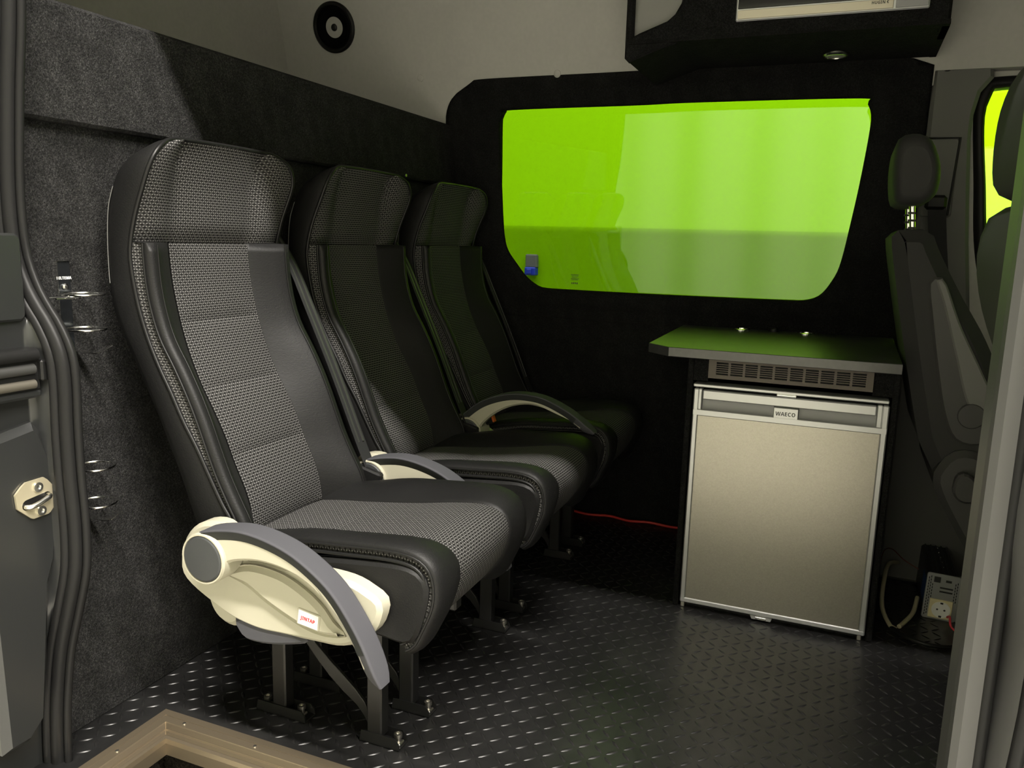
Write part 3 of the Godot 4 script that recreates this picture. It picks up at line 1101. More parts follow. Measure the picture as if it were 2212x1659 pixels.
	for p in fr:
		var row := []
		for e in [[-0.03, -0.98], [-0.012, -0.9], [-0.004, -0.885], [0.004, -0.875], [0.014, -0.872], [0.03, -0.85], [0.05, -0.84], [0.16, -0.84]]:
			row.append(Vector3(p.x + e[0], p.y, e[1]))
		rows.append(row)
	m = MB.new()
	m.grid(rows)
	obj("pillar_panel", m, "paint_light", fp)
	var rr := []
	for p in fr:
		rr.append(Vector3(p.x + 0.006, p.y, -0.868))
	m = MB.new()
	m.tube(rr, 0.007, 8)
	obj("body_seal", m, "rubber", fp)

func floor_treads(cam):
	# raised diamond bars of the rubber floor: the largest in view one by one, the rest joined
	var m := MB.new()
	var rows := []
	for r in 3:
		var row := []
		for k in 12:
			var a := TAU * k / 12.0
			var s: float = [1.0, 0.72, 0.3][r]
			var x := cos(a) * 0.0148 * s
			var w := 0.0038 * s * (1.0 - pow(absf(cos(a)), 3.0) * 0.6)
			row.append(Vector3(x, [0.0, 0.0013, 0.0019][r], -sin(a) * w))
		rows.append(row)
	m.grid(rows, true)
	m.fan(rows[2])
	var mesh := m.mesh()
	var p := 0.0285
	var spots := []
	for i in range(-48, 12):
		for j in range(-102, -33):
			var pos := Vector3(i * p, 0.0, j * p)
			if pos.x < -1.345 or pos.x > 0.33 or pos.z < -2.78 or pos.z > -1.18:
				if not (pos.x < -1.262 and pos.x > -1.345 and pos.z >= -1.18 and pos.z < -0.98):
					continue
			var a := PI / 4 if (i + j) % 2 == 0 else -PI / 4
			spots.append([pos, a])
	var inv: Transform3D = cam.transform.affine_inverse()
	var seen := []
	for s in spots:
		var q: Vector3 = inv * s[0]
		var sx := q.x / -q.z * 1734.4
		var sy := q.y / -q.z * 1734.4
		var inside: bool = absf(sx) < 1096 and absf(sy) < 820 and not (s[0].x < -0.55 and s[0].z < -1.5)
		seen.append([-q.z if inside else 100.0 - q.z, s])
	seen.sort_custom(func(a, b): return a[0] < b[0])
	var fl = get_node("floor")
	for k in 300:
		var o := MeshInstance3D.new()
		o.mesh = mesh
		o.material_override = M["floor_rubber"]
		o.name = "tread_bar"
		o.transform = Transform3D(Basis(Vector3.UP, seen[k][1][1]), seen[k][1][0])
		fl.add_child(o, true)
	var mm := MultiMesh.new()
	mm.transform_format = MultiMesh.TRANSFORM_3D
	mm.mesh = mesh
	mm.instance_count = seen.size() - 300
	for k in range(300, seen.size()):
		mm.set_instance_transform(k - 300, Transform3D(Basis(Vector3.UP, seen[k][1][1]), seen[k][1][0]))
	var mi := MultiMeshInstance3D.new()
	mi.multimesh = mm
	mi.material_override = M["floor_rubber"]
	mi.name = "tread_bars"
	mi.set_meta("kind", "stuff")
	fl.add_child(mi)

# ---------------------------------------------------------------- passenger seats
const YP := [0.40, 0.44, 0.47, 0.5, 0.55, 0.6, 0.65, 0.7, 0.75, 0.8, 0.85, 0.9, 0.95, 0.98, 1.017, 1.046, 1.068, 1.09, 1.113, 1.135, 1.155, 1.172]
const XP := [-1.0, -1.012, -1.02, -1.04, -1.068, -1.095, -1.126, -1.152, -1.18, -1.203, -1.22, -1.231, -1.237, -1.234, -1.224, -1.213, -1.203, -1.193, -1.184, -1.179, -1.178, -1.186]
const XR := [-1.1, -1.113, -1.125, -1.135, -1.153, -1.175, -1.196, -1.222, -1.247, -1.274, -1.296, -1.304, -1.305, -1.304, -1.301, -1.296, -1.288, -1.278, -1.264, -1.244, -1.216, -1.198]
const YB := [0.40, 0.44, 0.47, 0.5, 0.55, 0.6, 0.65, 0.7, 0.75, 0.8, 0.85, 0.9, 0.95, 0.978]
const XC := [-1.045, -1.05, -1.056, -1.067, -1.091, -1.112, -1.138, -1.167, -1.19, -1.208, -1.221, -1.231, -1.236, -1.238]
const XB := [-0.985, -0.992, -1.003, -1.02, -1.046, -1.067, -1.087, -1.11, -1.137, -1.167, -1.185, -1.195, -1.199, -1.2]
const YX := [0.978, 1.0, 1.04, 1.09, 1.13, 1.15, 1.165, 1.172]
const XH := [-1.238, -1.232, -1.228, -1.222, -1.211, -1.203, -1.194, -1.188]
const OX := 0.9

func L(x, y, z) -> Vector3:
	return Vector3(x + OX, y, z)

func hwid(y) -> float:
	var t := clampf((y - 1.085) / 0.087, 0.0, 1.0)
	return 0.115 + 0.093 * pow(maxf(0.0, 1.0 - pow(t, 2.4)), 1.0 / 2.4)

func part_node(called, parent):
	var n := Node3D.new()
	n.name = called
	parent.add_child(n, true)
	return n

func build_backrest(s):
	var b = part_node("backrest", s)
	# rear and side cover
	var rows := []
	for i in 56:
		var y := 0.40 + (1.172 - 0.40) * (1.0 - pow(1.0 - i / 55.0, 1.6))
		var xp := lerp_tab(YP, XP, y)
		var xr := minf(lerp_tab(YP, XR, y), xp - 0.012)
		var h := hwid(y)
		var half := [[h, xp], [h + 0.003, lerpf(xp, xr, 0.12)], [h + 0.006, lerpf(xp, xr, 0.35)], [h + 0.004, lerpf(xp, xr, 0.65)], [h - 0.003, lerpf(xp, xr, 0.9)], [h - 0.02, xr], [h * 0.5, xr - 0.004], [0.0, xr - 0.005]]
		var row := []
		for q in half:
			row.append(L(q[1], y, q[0]))
		for k in range(6, -1, -1):
			row.append(L(half[k][1], y, -half[k][0]))
		rows.append(row)
	var m := MB.new()
	m.grid(rows, false, true)
	m.grid([[L(-1.0, 0.4, 0.208), L(-1.1, 0.4, 0.2)], [L(-1.0, 0.4, -0.208), L(-1.1, 0.4, -0.2)]])
	obj("back_cover", m, "leather", b)
	# raised hump of the back shell behind the headrest
	m = MB.new()
	rows = []
	for i in 13:
		var a := -PI / 2 + PI * i / 12.0
		var row := []
		for k in 20:
			var f := TAU * k / 20.0
			row.append(L(-1.294 + 0.052 * pow(absf(cos(a)), 0.7) * cos(f), 1.012 + 0.072 * pow(absf(cos(a)), 0.5) * sin(f), 0.178 * sin(a)))
		rows.append(row)
	m.grid(rows, true, true)
	obj("shell_hump", m, "leather_plain", b)
	for sg in [-1.0, 1.0]:
		m = MB.new()
		var pa := []
		for i in 34:
			var y := 0.9 + 0.18 * i / 33.0
			pa.append(L(lerp_tab(YP, XR, y) + 0.012, y, sg * (hwid(y) + 0.0005)))
		m.tube(pa, 0.0009, 5)
		obj("stitching", m, "stitch", b)
	# centre panels of dotted fabric
	var cuts := [0.415, 0.561, 0.693, 0.8215, 0.978]
	for k in 4:
		rows = []
		var uvs := []
		for i in 13:
			var t := i / 12.0
			var y: float = lerpf(cuts[k], cuts[k + 1], t)
			var row := []
			var ur := []
			for j in 13:
				var z := lerpf(-0.114, 0.114, j / 12.0)
				var puff := 0.007 * pow(sin(PI * clampf(t, 0.0, 1.0)), 0.45) - 0.004
				puff *= 1.0 - pow(absf(z) / 0.114, 6.0)
				row.append(L(lerp_tab(YB, XC, y) + puff, y, z))
				ur.append(Vector2(z, -y * 1.08))
			rows.append(row)
			uvs.append(ur)
		m = MB.new()
		m.grid(rows, false, true, uvs)
		obj("fabric_panel", m, "fabric", b)
	# headrest panel
	rows = []
	var uvh := []
	for i in 25:
		var t := i / 24.0
		var y := lerpf(0.9785, 1.172, 1.0 - pow(1.0 - t, 1.7))
		var xp := lerp_tab(YP, XP, y)
		var xh := lerp_tab(YX, XH, y)
		var h := hwid(y)
		var row := []
		var ur := []
		for j in 33:
			var z := h * lerpf(-1.0, 1.0, j / 32.0)
			var az := absf(z)
			var x := xh + 0.005 * pow(maxf(0.0, 1.0 - pow(az / 0.11, 2.0)), 0.5) * minf(1.0, t * 8.0)
			if az > 0.11:
				var w := (az - 0.11) / maxf(h - 0.11, 0.001)
				x = lerpf(xh, xp, w) + 0.011 * sin(PI * w)
			x -= 0.004 * exp(-pow((az - 0.11) / 0.004, 2.0))
			if t < 0.08:
				x -= 0.006 * (1.0 - t / 0.08)
			row.append(L(x, y, z))
			ur.append(Vector2(z, -y * 1.05))
		rows.append(row)
		uvh.append(ur)
	m = MB.new()
	m.grid(rows, false, true, uvh)
	obj("head_panel", m, "fabric", b)
	for sg in [-1.0, 1.0]:
		# leather bolster
		rows = []
		for i in 32:
			var y := 0.405 + (0.978 - 0.405) * minf(i, 30) / 30.0
			var xc := lerp_tab(YB, XC, y)
			var xb := lerp_tab(YB, XB, y)
			var col := [[0.109, xc - 0.009], [0.1135, xc - 0.002], [0.12, xc + 0.003], [0.138, lerpf(xc, xb, 0.3) + 0.006], [0.16, lerpf(xc, xb, 0.62) + 0.008], [0.18, xb + 0.008], [0.186, xb + 0.0075], [0.196, xb + 0.010], [0.204, xb + 0.005], [0.2075, xb - 0.004], [0.204, xb - 0.013]]
			var row := []
			for q in col:
				row.append(L(q[1] if i < 31 else xc - 0.014, y + (0.0025 if i == 31 else 0.0), sg * q[0]))
			rows.append(row)
		m = MB.new()
		m.grid(rows, false, sg > 0)
		obj("bolster", m, "leather", b)
		# fabric strip between bolster and side
		rows = []
		for i in 30:
			var y := 0.42 + (0.978 - 0.42) * i / 29.0
			var xp := lerp_tab(YP, XP, y)
			var xb := lerp_tab(YB, XB, y)
			rows.append([L(xb - 0.012, y, sg * 0.2035), L(lerpf(xb - 0.012, xp, 0.35), y, sg * 0.205), L(lerpf(xb - 0.012, xp, 0.75), y, sg * 0.2075), L(xp, y, sg * 0.208)])
		m = MB.new()
		m.grid(rows, false, sg > 0)
		obj("side_strip", m, "fabric", b)
		var pr := []
		for i in 40:
			var y := 0.42 + (0.977 - 0.42) * i / 39.0
			pr.append(L(lerp_tab(YB, XB, y) - 0.006, y, sg * 0.2085))
		m = MB.new()
		m.tube(pr, 0.0028, 6)
		obj("bolster_piping", m, "leather_plain", b)
		pr = []
		for i in 40:
			var y := 0.44 + (0.975 - 0.44) * i / 39.0
			pr.append(L(lerp_tab(YB, XB, y) + 0.0085, y, sg * 0.1865))
		m = MB.new()
		m.tube(pr, 0.0016, 6)
		obj("bolster_seam", m, "leather_plain", b)
	# piping round the whole front edge
	var pp := []
	for i in 60:
		var y := 0.43 + (1.172 - 0.43) * (1.0 - pow(1.0 - i / 59.0, 1.8))
		pp.append(L(lerp_tab(YP, XP, y) + 0.001, y, hwid(y) + 0.0015))
	pp.append(L(-1.187, 1.1735, 0.05))
	var back := pp.duplicate()
	back.reverse()
	for p in back:
		pp.append(Vector3(p.x, p.y, -p.z))
	pp = curve(pp, 200)
	m = MB.new()
	m.tube(pp, 0.0042, 8)
	obj("edge_piping", m, "leather_plain", b)

func build_cushion(s):
	var c = part_node("cushion", s)
	var C2 := curve(v2([[-1.08, 0.408], [-1.0, 0.42], [-0.93, 0.427], [-0.81, 0.442], [-0.72, 0.457], [-0.66, 0.464], [-0.625, 0.461], [-0.6, 0.447], [-0.588, 0.425], [-0.59, 0.395], [-0.602, 0.36], [-0.62, 0.33], [-0.645, 0.3]]), 49)
	var O2 := curve(v2([[-1.08, 0.425], [-0.955, 0.446], [-0.86, 0.465], [-0.78, 0.472], [-0.68, 0.479], [-0.63, 0.475], [-0.602, 0.46], [-0.587, 0.435], [-0.584, 0.40], [-0.59, 0.37], [-0.607, 0.33], [-0.622, 0.3], [-0.64, 0.285]]), 49)
	var nrm := []
	for i in O2.size():
		var a: Vector2 = O2[maxi(i - 1, 0)]
		var b: Vector2 = O2[mini(i + 1, O2.size() - 1)]
		var t := (b - a).normalized()
		nrm.append(Vector2(t.y, -t.x))  # points into the cushion
	# fabric: rear and front panel
	var split := 15
	for k in 2:
		var i0 := 0 if k == 0 else split
		var i1 := split if k == 0 else 48
		var rows := []
		var uvs := []
		for i in range(i0, i1 + 1):
			var t := float(i - i0) / (i1 - i0)
			var row := []
			var ur := []
			for j in 13:
				var z := lerpf(-0.116, 0.116, j / 12.0)
				var f := 1.0 - pow(absf(z) / 0.116, 4.0)
				var puff := 0.004 * f * pow(sin(PI * t), 0.4) - 0.002
				var p: Vector2 = C2[i] - nrm[i] * puff
				row.append(L(p.x, p.y, z))
				ur.append(Vector2(z, i * 0.0136))
			rows.append(row)
			uvs.append(ur)
		var m := MB.new()
		m.grid(rows, false, false, uvs)
		obj("fabric_panel", m, "fabric", c)
	var side_poly := []
	for sg in [-1.0, 1.0]:
		var rows := []
		var strip := []
		var p1 := []
		var p2 := []
		var inner := []
		for i in 49:
			var cc: Vector2 = C2[i]
			var oo: Vector2 = O2[i]
			var n: Vector2 = nrm[i]
			var row := []
			for q in [[0.112, 0.0, 0.006], [0.116, 0.02, 0.0], [0.122, 0.1, -0.003], [0.14, 0.45, -0.006], [0.16, 0.8, -0.007], [0.18, 1.0, -0.005], [0.193, 1.0, -0.003], [0.202, 1.0, 0.001], [0.207, 1.0, 0.006], [0.206, 1.0, 0.01]]:
				var p: Vector2 = cc.lerp(oo, q[1]) + n * q[2]
				row.append(L(p.x, p.y, sg * q[0]))
			rows.append(row)
			var w := 0.01 + 0.016 * clampf(i / 6.0, 0, 1)
			strip.append([L(oo.x + n.x * 0.009, oo.y + n.y * 0.009, sg * 0.2055), L(oo.x + n.x * (w + 0.012) * 0.5, oo.y + n.y * (w + 0.012) * 0.5, sg * 0.204), L(oo.x + n.x * w, oo.y + n.y * w, sg * 0.203)])
			p1.append(L(oo.x + n.x * 0.0095, oo.y + n.y * 0.0095, sg * 0.207))
			p2.append(L(oo.x + n.x * 0.024, oo.y + n.y * 0.024, sg * 0.209))
			if i >= 2:
				inner.append(oo + n * 0.034)
		var m := MB.new()
		m.grid(rows, false, sg < 0)
		obj("side_bolster", m, "leather", c)
		m = MB.new()
		m.grid(strip, false, sg < 0)
		obj("fabric_strip", m, "fabric", c)
		m = MB.new()
		m.tube(p1, 0.0028, 6)
		m.tube(p2.slice(4), 0.0036, 6)
		obj("piping", m, "leather_plain", c)
		var clean := curve(v2([[-1.05, 0.404], [-0.93, 0.414], [-0.81, 0.436], [-0.72, 0.446], [-0.659, 0.451], [-0.627, 0.447], [-0.608, 0.434], [-0.601, 0.413], [-0.606, 0.379], [-0.617, 0.34], [-0.628, 0.315], [-0.65, 0.306], [-0.7, 0.311], [-0.85, 0.322], [-1.05, 0.335]]), 60, true)
		m = MB.new()
		var T := Transform3D(Basis.IDENTITY, Vector3(OX, 0, 0))
		if sg > 0:
			m.prism(clean, 0.17, 0.2155, T, 0.007, true)
		else:
			m.prism(clean, -0.2155, -0.17, T, 0.007, true)
		obj("side_panel", m, "leather", c)
	# bottom pan
	var m := MB.new()
	m.prism(v2([[-1.08, 0.34], [-0.68, 0.325], [-0.65, 0.335], [-0.63, 0.36], [-0.66, 0.4], [-1.08, 0.39]]), -0.19, 0.19, Transform3D(Basis.IDENTITY, Vector3(OX, 0, 0)), 0.004)
	obj("seat_pan", m, "black_plastic", c)

func build_frame(s):
	var f = part_node("underframe", s)
	var m := MB.new()
	for z in [0.073, -0.052]:
		m.box(L(-0.88, 0.27, z), Vector3(0.42, 0.035, 0.03), 0.004)
	m.box(L(-1.02, 0.29, 0.0), Vector3(0.035, 0.03, 0.38), 0.004)
	m.box(L(-0.79, 0.29, 0.0), Vector3(0.035, 0.03, 0.38), 0.004)
	obj("cross_beams", m, "black_metal", f)
	for z in [0.073, -0.052]:
		for k in 2:
			var x: float = [-1.018, -0.786][k]
			var x0: float = [-1.075, -0.818][k]
			var x1: float = [-0.95, -0.727][k]
			m = MB.new()
			m.box(L(x, 0.145, z), Vector3(0.034, 0.26, 0.03), 0.003)
			obj("leg", m, "black_metal", f)
			# floor channel: base plate and two upright flanges
			m = MB.new()
			m.box(L((x0 + x1) * 0.5, 0.0035, z), Vector3(x1 - x0, 0.004, 0.036), 0.001)
			for sg in [-1.0, 1.0]:
				var y1 := 0.026
				m.prism(v2([[x0, 0.003], [x1, 0.003], [x1 - 0.001, 0.014], [x1 - 0.01, y1], [x0 + 0.004, y1]]), z + sg * 0.0165 - 0.0015, z + sg * 0.0165 + 0.0015, Transform3D(Basis.IDENTITY, Vector3(OX, 0, 0)))
			var ch = obj("floor_channel", m, "black_metal", f)
			for q in ([x1 - 0.012] if k == 1 else [x0 + 0.016, x1 - 0.022]):
				m = MB.new()
				m.lathe([Vector2(0.006, 0.005), Vector2(0.006, 0.02), Vector2(0.0085, 0.02), Vector2(0.0085, 0.028), Vector2(0.0045, 0.029), Vector2(0.004, 0.0255), Vector2(0.0, 0.0255)], frame_at(L(q, 0, z), Vector3.RIGHT, Vector3.FORWARD), 12)
				obj("bolt", m, "bolt", ch)
				m = MB.new()
				m.box(L(q, 0.008, z), Vector3(0.018, 0.007, 0.02), 0.002)
				obj("clamp", m, "bolt", ch)
		# curved brace between the legs
		m = MB.new()
		m.prism(v2([[-1.0, 0.235], [-0.975, 0.19], [-0.962, 0.172], [-0.935, 0.141], [-0.903, 0.109], [-0.872, 0.084], [-0.839, 0.062], [-0.82, 0.041], [-0.812, 0.026], [-0.803, 0.026], [-0.803, 0.04], [-0.82, 0.072], [-0.844, 0.097], [-0.872, 0.12], [-0.903, 0.144], [-0.939, 0.176], [-0.96, 0.21], [-0.965, 0.25]]), z - 0.012, z - 0.004, Transform3D(Basis.IDENTITY, Vector3(OX, 0, 0)), 0.001)
		obj("brace", m, "black_metal", f)

func build_armrest(s):
	var hub := Vector2(-1.0, 0.433)
	# fixed cream cover under the arm
	var cv := MB.new()
	var T := Transform3D(Basis.IDENTITY, Vector3(OX, 0, 0))
	cv.prism(curve(sc([[-1.08, 0.41], [-1.076, 0.38], [-1.05, 0.357], [-1.004, 0.334], [-0.958, 0.316], [-0.905, 0.307], [-0.854, 0.308], [-0.782, 0.311], [-0.74, 0.313], [-0.705, 0.325], [-0.667, 0.355], [-0.652, 0.395], [-0.657, 0.412], [-0.67, 0.42], [-0.726, 0.438], [-0.86, 0.44], [-0.93, 0.445], [-0.955, 0.478], [-0.985, 0.494], [-1.03, 0.486], [-1.064, 0.455]], 1.0245), 70, true), 0.214, 0.254, T, 0.008, true)
	var side = obj("side_cover", cv, "cream", s)
	var m := MB.new()
	m.prism(curve(sc([[-0.975, 0.404], [-0.938, 0.424], [-0.901, 0.43], [-0.847, 0.424], [-0.801, 0.405], [-0.767, 0.382], [-0.744, 0.356], [-0.718, 0.338], [-0.758, 0.328], [-0.796, 0.331], [-0.834, 0.343], [-0.884, 0.364], [-0.928, 0.388]], 1.018), 44, true), 0.25, 0.266, T, 0.011, true)
	obj("raised_blade", m, "cream", side)
	m = MB.new()
	m.prism(curve(v2([[-1.065, 0.36], [-1.06, 0.32], [-1.045, 0.29], [-1.02, 0.274], [-0.99, 0.276], [-0.96, 0.31], [-1.0, 0.34]]), 30, true), 0.18, 0.24, T, 0.012, true)
	obj("lower_bulge", m, "cream", side)
	m = MB.new()
	m.prism(curve(v2([[-0.985, 0.298], [-0.972, 0.27], [-0.955, 0.262], [-0.915, 0.263], [-0.868, 0.272], [-0.822, 0.288], [-0.87, 0.303], [-0.93, 0.31]]), 30, true), 0.215, 0.25, T, 0.006, true)
	obj("recline_lever", m, "grey_pad", side)
	# label with maker's lettering
	var a := L(-0.789 * 1.0204, 1.0 - 0.643 * 1.0204, 0.2665)
	var dx := Vector3(0.0425, -0.0055, 0).normalized()
	var dy := Vector3(0.0055, 0.0425, 0).normalized()
	m = MB.new()
	m.prism(round_rect(-0.0235, -0.0155, 0.0235, 0.0155, 0.003), -0.004, 0.0012, frame_at(a, dx, dy), 0.001)
	obj("label_frame", m, "cream", side)
	m = MB.new()
	m.prism(round_rect(-0.0205, -0.013, 0.0205, 0.013, 0.001), 0.0, 0.0018, frame_at(a, dx, dy))
	var lb = obj("label_plate", m, "white_label", side)
	text("lettering", "JINTAP", 0.0068, a + Vector3(0, 0, 0.0022), dx, dy, "red_print", side)
	# swinging arm
	var arm = part_node("armrest", s)
	arm.position = L(hub.x, hub.y, 0.0)
	var TA := Transform3D(Basis.IDENTITY, Vector3(-hub.x, -hub.y, 0))
	var top := curve(v2([[-1.03, 0.467], [-1.008, 0.481], [-0.965, 0.492], [-0.915, 0.497], [-0.861, 0.490], [-0.808, 0.473], [-0.757, 0.443], [-0.723, 0.413], [-0.689, 0.368], [-0.667, 0.33], [-0.649, 0.289], [-0.642, 0.268]]), 40)
	var rows := []
	for i in top.size():
		var p: Vector2 = top[i]
		var t := (top[mini(i + 1, 39)] - top[maxi(i - 1, 0)] as Vector2).normalized()
		var n := Vector2(t.y, -t.x)
		var e := 1.0
		if i < 4:
			e = [0.35, 0.7, 0.9, 0.98][i]
		elif i > 35:
			e = [0.97, 0.9, 0.72, 0.4][i - 36]
		var th := 0.024 * e
		var ring := []
		for q in [[0.2555, 0.0028], [0.2575, 0.0006], [0.261, -0.0004], [0.298, -0.0004], [0.302, 0.0005], [0.3045, 0.003], [0.2965, 0.9], [0.292, 1.0], [0.262, 1.0], [0.257, 0.95]]:
			var zz: float = 0.281 + (q[0] - 0.281) * (0.35 + 0.65 * e)
			var w: float = q[1] * th if q[1] > 0.1 else q[1]
			var pp: Vector2 = p + n * w - hub
			ring.append(Vector3(pp.x, pp.y, zz))
		rows.append(ring)
	var band := []
	for rg in rows:
		band.append([rg[5] + Vector3(0, 0, 0.0004), rg[6] + Vector3(0, 0, 0.0006), rg[7] + Vector3(0, 0, 0.0003)])
	m = MB.new()
	m.grid(rows, true)
	m.fan(rows[0], true)
	m.fan(rows[39])
	var pad = obj("arm_pad", m, "grey_pad", arm)
	m = MB.new()
	m.grid(band.slice(1, 35), false, true)
	obj("lower_band", m, "pad_dark", pad)
	var up := []
	for i in range(3, 37):
		var t := (top[i + 1] - top[i - 1] as Vector2).normalized()
		up.append(top[i] + Vector2(t.y, -t.x) * 0.014)
	var low := curve(v2([[-0.668, 0.29], [-0.68, 0.318], [-0.703, 0.352], [-0.726, 0.377], [-0.752, 0.401], [-0.785, 0.425], [-0.83, 0.441], [-0.881, 0.446], [-0.925, 0.44], [-0.953, 0.43], [-0.962, 0.415]]), 30)
	var poly := up.duplicate()
	poly.append_array(low)
	for k in range(0, 9):
		var an := deg_to_rad(-20.0 - k * 24.0)
		poly.append(hub + Vector2(cos(an), sin(an)) * 0.0475)
	m = MB.new()
	m.prism(poly, 0.264, 0.298, TA, 0.005)
	obj("arm_body", m, "cream", arm)
	m = MB.new()
	m.lathe([Vector2(0.0475, 0.24), Vector2(0.0475, 0.302), Vector2(0.0455, 0.306), Vector2(0.043, 0.306), Vector2(0.042, 0.303)], Transform3D.IDENTITY, 36)
	obj("hub_ring", m, "cream", arm)
	m = MB.new()
	m.lathe([Vector2(0.0422, 0.3), Vector2(0.0415, 0.3055), Vector2(0.039, 0.3075), Vector2(0.02, 0.3085), Vector2(0.0, 0.309)], Transform3D.IDENTITY, 36)
	obj("hub_cap", m, "hub_grey", arm)
	return arm

func build_belt(s):
	var b = part_node("seat_belt", s)
	var m := MB.new()
	m.strap(curve([L(-1.285, 1.03, -0.215), L(-1.255, 1.0, -0.226), L(-1.215, 0.93, -0.242), L(-1.165, 0.82, -0.247), L(-1.1, 0.68, -0.248), L(-1.03, 0.52, -0.246), L(-0.998, 0.455, -0.243)], 24), 0.044, 0.0016, Vector3(0.12, 0, 1))
	obj("webbing", m, "belt", b)
	m = MB.new()
	for sg in [-1.0, 1.0]:
		m.strap(curve([L(-1.2535, 1.0, -0.226 + sg * 0.009), L(-1.2135, 0.93, -0.242 + sg * 0.009), L(-1.1635, 0.82, -0.247 + sg * 0.009), L(-1.0985, 0.68, -0.248 + sg * 0.009), L(-1.0285, 0.52, -0.246 + sg * 0.009)], 20), 0.006, 0.0022, Vector3(0.12, 0, 1))
	obj("woven_stripe", m, "seat_plastic", b)
	m = MB.new()
	m.box(L(-0.99, 0.448, -0.24), Vector3(0.06, 0.03, 0.05), 0.004, Basis(Vector3.BACK, -0.25))
	obj("anchor_box", m, "black_plastic", b)
	m = MB.new()
	m.box(L(-0.965, 0.462, 0.245), Vector3(0.055, 0.026, 0.022), 0.004, Basis(Vector3.BACK, 0.35))
	var bk = obj("buckle", m, "black_plastic", b)
	m = MB.new()
	m.box(L(-0.939, 0.4715, 0.245), Vector3(0.008, 0.02, 0.017), 0.002, Basis(Vector3.BACK, 0.35))
	obj("release_button", m, "orange", bk)

func seats():
	var g := "passenger seats in a row along the carpeted bulkhead"
	var s = thing("passenger_seat", "black leather passenger seat with white-labelled cream side cover, beside the metal-edged step", "seat", Vector3(-OX, 0, -1.34), g)
	build_backrest(s)
	build_cushion(s)
	build_frame(s)
	build_belt(s)
	build_armrest(s)
	var names := ["black leather passenger seat in the middle of the row of three", "passenger seat at the window end of the row, grey armrest swung up level"]
	for k in 2:
		var d = s.duplicate()
		d.name = numbered("passenger_seat")
		add_child(d)
		d.position = Vector3(-OX, 0, -1.34 - 0.537 * (k + 1))
		d.set_meta("label", names[k])
		d.set_meta("category", "seat")
		d.set_meta("group", g)
		if k == 1:
			d.get_node("armrest").rotation.z = deg_to_rad(31.0)

# ---------------------------------------------------------------- refrigerator cabinet
func kitchen():
	var m := MB.new()
	# cabinet
	var c = thing("fridge_cabinet", "black carpeted cabinet built round the silver refrigerator", "cabinet", Vector3(-0.11, 0, -2.4))
	var o := Vector3(-0.11, 0, -2.4)
	obj("side_panel", bx(Vector3(-0.366, 0.0, -2.72) - o, Vector3(-0.351, 0.711, -2.15) - o, 0.003), "carpet_black", c)
	obj("side_panel", bx(Vector3(0.136, 0.0, -2.72) - o, Vector3(0.151, 0.711, -2.15) - o, 0.003), "carpet_black", c)
	obj("fascia", bx(Vector3(-0.351, 0.646, -2.18) - o, Vector3(-0.312, 0.711, -2.155) - o, 0.001), "carpet_black", c)
	obj("fascia", bx(Vector3(0.09, 0.646, -2.18) - o, Vector3(0.136, 0.711, -2.155) - o, 0.001), "carpet_black", c)
	obj("back_board", bx(Vector3(-0.351, 0.646, -2.24) - o, Vector3(0.136, 0.711, -2.22) - o), "black_plastic", c)
	# ventilation grille of slats and bars
	var vg := part_node("vent_grille", c) as Node3D
	var zf := -2.15
	obj("rim", bx(Vector3(-0.312, 0.7, zf - 0.004) - o, Vector3(0.09, 0.711, zf) - o), "vent_brown", vg)
	obj("rim", bx(Vector3(-0.312, 0.656, zf - 0.004) - o, Vector3(0.09, 0.6665, zf) - o), "vent_brown", vg)
	var span := 0.364 / 9.64
	for k in 11:
		var x0 := -0.312 if k == 0 else -0.292 + 0.0309 + (k - 1) * 0.0371
		var x1 := -0.292 if k == 0 else (0.09 if k == 10 else -0.292 + k * 0.0371)
		obj("upright_bar", bx(Vector3(x0, 0.6665, zf - 0.004) - o, Vector3(x1, 0.7, zf) - o), "vent_brown", vg)
	for k in 5:
		var y := 0.6665 + (k + 1) * 0.0056
		obj("slat", bx(Vector3(-0.292, y - 0.001, zf - 0.0038) - o, Vector3(0.073, y + 0.001, zf - 0.0002) - o), "vent_brown", vg)
	# worktop with a cut corner
	var w = thing("worktop", "dark mottled worktop with a cut corner on top of the refrigerator cabinet", "worktop", Vector3(-0.16, 0.712, -2.42))
	var ow := Vector3(-0.16, 0.712, -2.42)
	m = MB.new()
	m.prism([Vector2(-0.411, 2.10), Vector2(-0.478, 2.16), Vector2(-0.49, 2.735), Vector2(0.155, 2.735), Vector2(0.147, 2.10)], 0.712, 0.737, Transform3D(Basis(Vector3.RIGHT, Vector3.FORWARD, Vector3.UP), -ow), 0.0012)
	obj("board", m, "worktop", w)
	for q in [[-0.295, -2.69, 0.028], [-0.097, -2.69, 0.028]]:
		m = MB.new()
		m.lathe([Vector2(q[2], 0.0), Vector2(q[2], 0.003), Vector2(q[2] - 0.003, 0.0045), Vector2(q[2] - 0.006, 0.004), Vector2(q[2] - 0.0065, 0.001), Vector2(q[2] - 0.007, 0.0005)], frame_at(Vector3(q[0], 0.737, q[1]) - ow, Vector3.RIGHT, Vector3.FORWARD), 28)
		var ring = obj("cup_ring", m, "chrome", w)
		m = MB.new()
		m.lathe([Vector2(q[2] - 0.006, 0.0006), Vector2(0.0, 0.0006)], frame_at(Vector3(q[0], 0.737, q[1]) - ow, Vector3.RIGHT, Vector3.FORWARD), 28)
		obj("cup_well", m, "steel", ring)
	m = MB.new()
	m.lathe([Vector2(0.016, 0.0), Vector2(0.015, 0.008), Vector2(0.012, 0.011), Vector2(0.0, 0.011)], frame_at(Vector3(-0.196, 0.737, -2.71) - ow, Vector3.RIGHT, Vector3.FORWARD), 20)
	obj("knob", m, "black_plastic", w)
	fridge()

